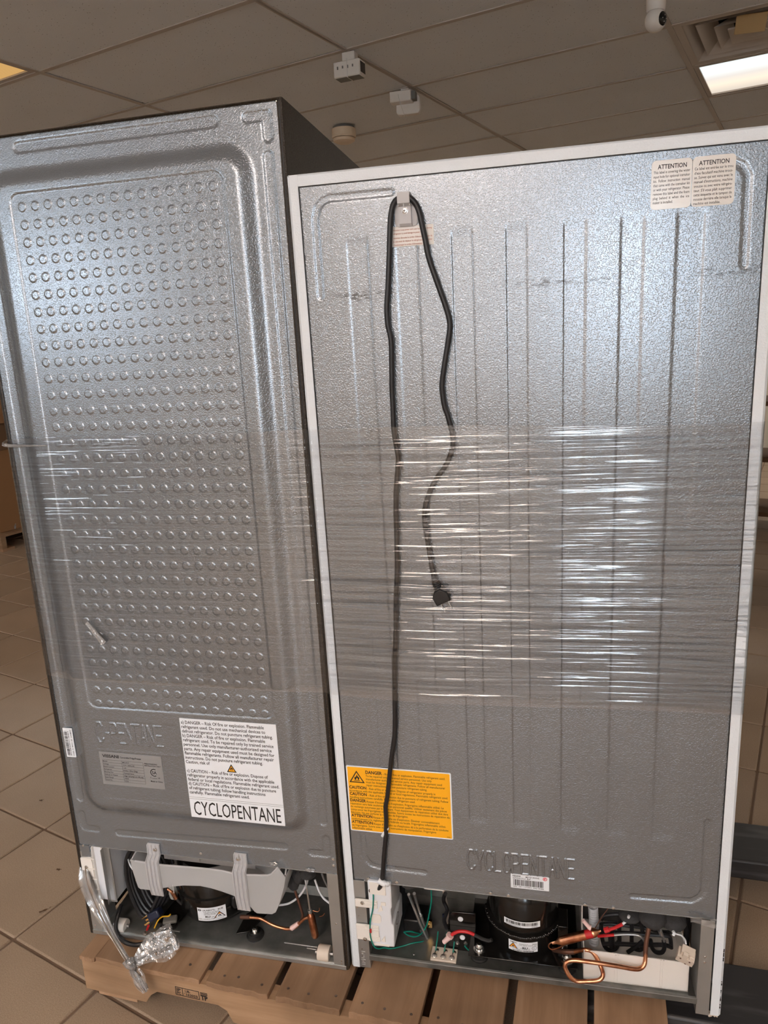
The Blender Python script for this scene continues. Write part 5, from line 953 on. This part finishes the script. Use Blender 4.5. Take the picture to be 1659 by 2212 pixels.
# ================================================================== STRETCH WRAP round both fridges
Wm = Matrix.Translation((0, 0, PH)) @ Euler((0.0195, -0.0059, 0)).to_matrix().to_4x4()
Bm = Matrix.Translation(OB) @ RBm.to_4x4()
def wrap_mesh():
    segs = []          # (matrix, x, y) control points, back side left to right, then round the front
    back = [(Bm, -.0012, .012, 0), (Bm, .0000, -.0012, 0), (Bm, .066, -.0136, 0), (Bm, .3, -.0148, 0), (Bm, .545, -.0136, 0), (Bm, .626, -.0050, 0), (Wm, .0015, -.0030, 0), (Wm, .075, -.0075, 0), (Wm, .1555, -.0118, 0), (Wm, .205, -.0135, 0), (Wm, .300, -.0112, 0), (Wm, .50, -.0066, 0), (Wm, .735, -.0020, 0), (Wm, .7390, .0005, 0), (Wm, .7390, .30, 0), (Wm, .7390, .660, 0), (Wm, .735, .668, 0), (Wm, .003, .668, 0), (Bm, .6, .675, 0), (Bm, .003, .675, 0), (Bm, -.0012, .668, 0), (Bm, -.0012, .30, 0), (Bm, -.0012, .012, 0)]
    zl0, zl1 = .6560, 1.1560           # heights above the pallet
    nz = 430; zs = np.linspace(zl0, zl1, nz)
    cols = []
    for k in range(len(back) - 1):
        (m0, x0, y0, _), (m1, x1, y1, _) = back[k], back[k + 1]
        p0 = m0 @ Vector((x0, y0, .9)); p1 = m1 @ Vector((x1, y1, .9)); n = max(1, int((p1 - p0).length / (.006 if 1 <= k < 12 else .06)))
        for i in range(n): cols.append((k, i / n))
    cols.append((len(back) - 2, 1.0))
    nx = len(cols); X = np.zeros((nz, nx, 3)); arc = np.zeros(nx)
    for c, (k, t) in enumerate(cols):
        (m0, x0, y0, _), (m1, x1, y1, _) = back[k], back[k + 1]
        for e, z in ((0, zl0), (1, zl1)):
            P = (m0 @ Vector((x0, y0, z))).lerp(m1 @ Vector((x1, y1, z)), t)
            if e == 0: Pa = P
            else: Pb = P
        w = np.linspace(0, 1, nz)[:, None]; X[:, c, :] = np.array(Pa)[None] * (1 - w) + np.array(Pb)[None] * w
    arc[1:] = np.cumsum(np.linalg.norm(np.diff(X[nz // 2], axis=0), axis=1))
    # wrinkles: long horizontal pleats, made of stretched random waves
    def field(cz, cx, seed):
        g = np.random.default_rng(seed); L_ = arc[-1]; az = zl1 - zl0
        kz, kx = int(az / cz) + 4, int(L_ / cx) + 4; A = g.normal(size=(kz, kx))
        u = arc / cx; drift = .012 * np.sin(arc * 2.1 + seed) + .006 * np.sin(arc * 5.3 + 2 * seed)
        Zc = (zs[:, None] - zl0 + drift[None] * .5 + .02) / cz; Zc = np.clip(Zc, 0, kz - 2.001); Uc = np.clip(np.broadcast_to(u[None], Zc.shape), 0, kx - 2.001)
        i0 = Zc.astype(int); j0 = Uc.astype(int); a = Zc - i0; c_ = Uc - j0; a = a * a * (3 - 2 * a); c_ = c_ * c_ * (3 - 2 * c_)
        return (A[i0, j0] * (1 - a) + A[i0 + 1, j0] * a) * (1 - c_) + (A[i0, j0 + 1] * (1 - a) + A[i0 + 1, j0 + 1] * a) * c_
    H = .00108 * field(.0050, .38, 1) + .00062 * field(.0030, .18, 2) + .0010 * field(.030, .35, 3)
    xw = X[nz // 2, :, 0]; yw = X[nz // 2, :, 1]
    amp = np.interp(xw, [-.66, -.60, -.52, -.45, -.15, -.06, .02, .10, .72, .74], [.15, .30, .22, .13, .11, .15, .5, 1.0, .95, .2]); amp = np.where(yw > .1, .3, amp)
    ze = np.minimum((zs - zl0) / .02, (zl1 - zs) / .02).clip(.3, 1)[:, None]
    H = H * amp[None] * ze
    X[:, :, 1] -= np.where(yw[None] < .05, H + .0006, 0)
    # ragged upper and lower edges
    ed = .006 * np.sin(arc * 3.1) + .004 * np.sin(arc * 7.7 + 1) + .012 * np.interp(xw, [-.65, -.3, .2, .75], [0, .3, .4, 1.]); tt = ((zs - zl0) / (zl1 - zl0))[:, None]
    X[:, :, 2] += ed[None] * np.clip((tt - .9) / .1, 0, 1) - (.5 * ed[None]) * np.clip((.1 - tt) / .1, 0, 1)
    co = X.reshape(-1, 3).astype(np.float32); i = (np.arange(nz - 1)[:, None] * nx + np.arange(nx - 1)[None]).ravel(); q = np.stack([i, i + 1, i + nx + 1, i + nx], 1).astype(np.int32)
    me = bpy.data.meshes.new('stretch_wrap'); me.vertices.add(len(co)); me.vertices.foreach_set('co', co.ravel()); me.loops.add(q.size); me.loops.foreach_set('vertex_index', q.ravel()); me.polygons.add(len(q)); me.polygons.foreach_set('loop_start', np.arange(0, q.size, 4, dtype=np.int32)); me.polygons.foreach_set('use_smooth', np.ones(len(q), bool)); me.update(calc_edges=True); me.materials.append(M['wrap_film']); return me
wrap = link(bpy.data.objects.new('stretch_wrap', wrap_mesh())); tag(wrap, 'wide band of clear wrinkled stretch wrap wound round both refrigerators', 'stretch wrap')
def crumple(path, wid, n, seed, thick=.003, jit=.08):      # bunched film: ribbons twisted along a path
    R = random.Random(seed); b = MB(); P = spline(path, 8); k = len(P)
    for s in range(n):
        ph, tw, off = R.random() * 6.28, R.uniform(-2.5, 2.5), R.uniform(-.5, .5); v = []; m = 5
        for i, p in enumerate(P):
            t = i / (k - 1); d = (P[min(i + 1, k - 1)] - P[max(i - 1, 0)]).normalized(); u = d.cross(Vector((0, -1, 0))).normalized(); w = d.cross(u)
            wd = wid(t)
            for j in range(m):
                e = (j / (m - 1) - .5) * .9 + off * .5; fold = .35 * wd * math.sin(j * 2.1 + ph + tw * t * 3) + R.uniform(-jit, jit) * wd
                v.append(p + u * (e * wd) + w * (fold * .5 + thick * math.sin(ph + s)))
        b.add(v, [(i * m + j, i * m + j + 1, (i + 1) * m + j + 1, (i + 1) * m + j) for i in range(k - 1) for j in range(m - 1)])
    return b
K = empty('knotted_film'); K.location = Bm @ Vector((0.1642,-0.09,0.0289))
tag(K, 'clear plastic film twisted into a rope and knotted over the pallet corner', 'plastic film')
KL = K.location.copy()
def kl(pts): return [Bm @ Vector(q) - KL for q in pts]
TAIL = kl([(0.0107,0.004,0.1809),(0.019,-0.008,0.1524),(0.034,-0.012,0.1023),(0.0681,-0.032,0.0692),(0.1096,-0.058,0.0477),(0.1475,-0.082,0.0328),(0.1619,-0.09,0.0285)])
crumple(TAIL, lambda t: (.012 + .022 * math.sin(math.pi * min(1, t * 1.35 + .12)) ** 1.0) * (1 - .35 * t), 11, 3, jit=.025).obj('film_rope', M['bunched_film'], K, smooth=180)
b = MB(); kc = kl([(0.167,-0.095,0.0342),(0.1738,-0.098,0.0227)])
b.blob(kc[0], (.011, .009, .012), 14, 9, .35, 4); b.blob(kc[1], (.008, .008, .014), 12, 8, .3, 5); b.tube([kc[0] + Vector((-.010, -.006, .006)), kc[0] + Vector((0, -.011, .002)), kc[0] + Vector((.010, -.006, -.008)), kc[0] + Vector((.004, .004, -.014))], .0045, n=7); b.obj('knot', M['bunched_film'], K)
crumple(kl([(0.1717,-0.098,0.0236),(0.1787,-0.1,0.01),(0.1885,-0.102,-0.008),(0.2003,-0.102,-0.0264)]), lambda t: .012 + .012 * math.sin(math.pi * t), 7, 6, jit=.03).obj('loose_end', M['bunched_film'], K, smooth=180)
crumple(kl([(0.1708,-0.092,0.0271),(0.1863,-0.082,0.0368),(0.2037,-0.068,0.0442),(0.2235,-0.054,0.051),(0.2495,-0.042,0.0607)]), lambda t: .010 + .044 * min(1, t * 1.6) - .014 * max(0, t - .7), 13, 8, jit=.10).obj('flared_end', M['bunched_film'], K, smooth=60)
sc_ = empty('film_scrap', Bm @ Vector((0.1488,-0.018,0.7643))); tag(sc_, 'small torn sliver of clear film stuck on the black fridge back', 'plastic film')
L0 = sc_.location.copy(); crumple([Bm @ Vector(q) - L0 for q in ([(0.1307,-0.018,0.7848),(0.1413,-0.018,0.7711),(0.152,-0.018,0.7574),(0.1655,-0.018,0.7418)])], lambda t: .006 + .006 * t, 4, 12).obj('sliver', M['bunched_film'], sc_, smooth=0)
fl = empty('film_fold', Bm @ Vector((.0, -.006, 1.150))); tag(fl, 'gathered top edge of film at the left side of the black fridge', 'plastic film')
L0 = fl.location.copy(); crumple([Bm @ Vector(q) - L0 for q in [(-.012, .02, 1.158), (-.004, -.008, 1.150), (.03, -.010, 1.147), (.06, -.018, 1.148), (.10, -.018, 1.148)]], lambda t: .006 * (1 - t) + .002, 5, 21).obj('pleat', M['bunched_film'], fl, smooth=0)
# ================================================================== background, left: goods on pallets; right: dark shop goods
t = empty('pallet', (-4.75, 3.70, 0), (0, 0, GA)); tag(t, 'wooden pallet under brown cartons far behind, at the left edge', 'pallet')
for k in range(7): MB().box(.18 * k, .18 * k + .13, 0, 1.0, .11, .126).obj('deck_board', M['board_wood'], t)
for y in (0, .48, .96): MB().box(0, 1.21, y, y + .04, .02, .109).obj('stringer', M['stringer_wood'], t)
for y in (0, .45, .9): MB().box(0, 1.21, y, y + .1, 0, .0195).obj('bottom_board', M['board_wood'], t)
for k, (z, h, lab) in enumerate(((.127, .62, 'lower brown carton on the far pallet, left of the black fridge'), (.748, .20, 'dark brown middle carton stacked on the far pallet'), (.949, .55, 'upper brown carton stacked on the far pallet'))):
    carton((-4.70 + .02 * k, 3.74, z), GA, 1.10, .85, h, ('box_brown', 'box_dark', 'box_brown')[k], lab, grp=None)
t = empty('film_heap', (-3.7075,3.5238,0.15), (0, 0, 0)); tag(t, 'crumpled film lying at the foot of the far cartons', 'plastic film'); crumple([(-.16, 0, .01), (-.06, -.01, .03), (.02, -.01, .01), (.10, .0, .0)], lambda q: .05, 6, 33).obj('sheet', M['bunched_film'], t, smooth=0)
t = empty('dark_appliance', (1.56, 2.50, .0), (0, 0, GA)); tag(t, 'tall black appliance standing behind the white fridge at the right edge', 'appliance')
MB().box(0, .75, 0, .70, .085, 1.80).obj('cabinet', M['appliance_black'], t, bev=.006); MB().box(.0, .75, -.05, -.005, .10, 1.79).obj('door', M['appliance_black'], t, bev=.006); MB().box(.05, .08, -.09, -.06, .5, 1.4).box(.05, .08, -.065, -.048, .52, .55).box(.05, .08, -.065, -.048, 1.35, 1.38).obj('handle', M['appliance_black'], t, bev=.004)
for x in (.05, .65): MB().box(x, x + .05, .03, .65, 0, .0845).obj('foot', M['black_plastic'], t)
t = empty('shelf_rack', (1.22, 4.30, 0), (0, 0, GA)); tag(t, 'dark shelf rack with dim goods far behind, right of the white fridge', 'shelf')
for z in (.12, .50, .88, 1.26, 1.64): MB().box(0, 1.3, 0, .45, z, z + .03).obj('shelf_board', M['box_dark'], t)
for x in (0, 1.27):
    for y in (0, .42): MB().box(x, x + .03, y, y + .03, 0, 1.75).obj('post', M['appliance_black'], t)
for z, nm in ((.151, 'lowest'), (.531, 'second'), (.911, 'third'), (1.291, 'fourth')):
    for x, w, h, mm, sd in ((.04, .22, .24, 'box_brown', 'nearer'), (.31, .18, .17, 'cardboard', 'farther')):
        g = empty('shelf_box', Vector((1.22, 4.30, z)) + Matrix.Rotation(GA, 3, 'Z') @ Vector((x, .06, 0)), (0, 0, GA)); tag(g, 'dim box on the %s board of the dark shelf rack, %s to the white fridge' % (nm, sd) if sd == 'nearer' else 'dim tan box on the %s board of the dark shelf rack, farther from the fridges' % nm, 'box', 'boxes on the dark shelf rack'); MB().box(0, w, 0, .3, 0, h).obj('carton', M[mm], g, bev=.003)
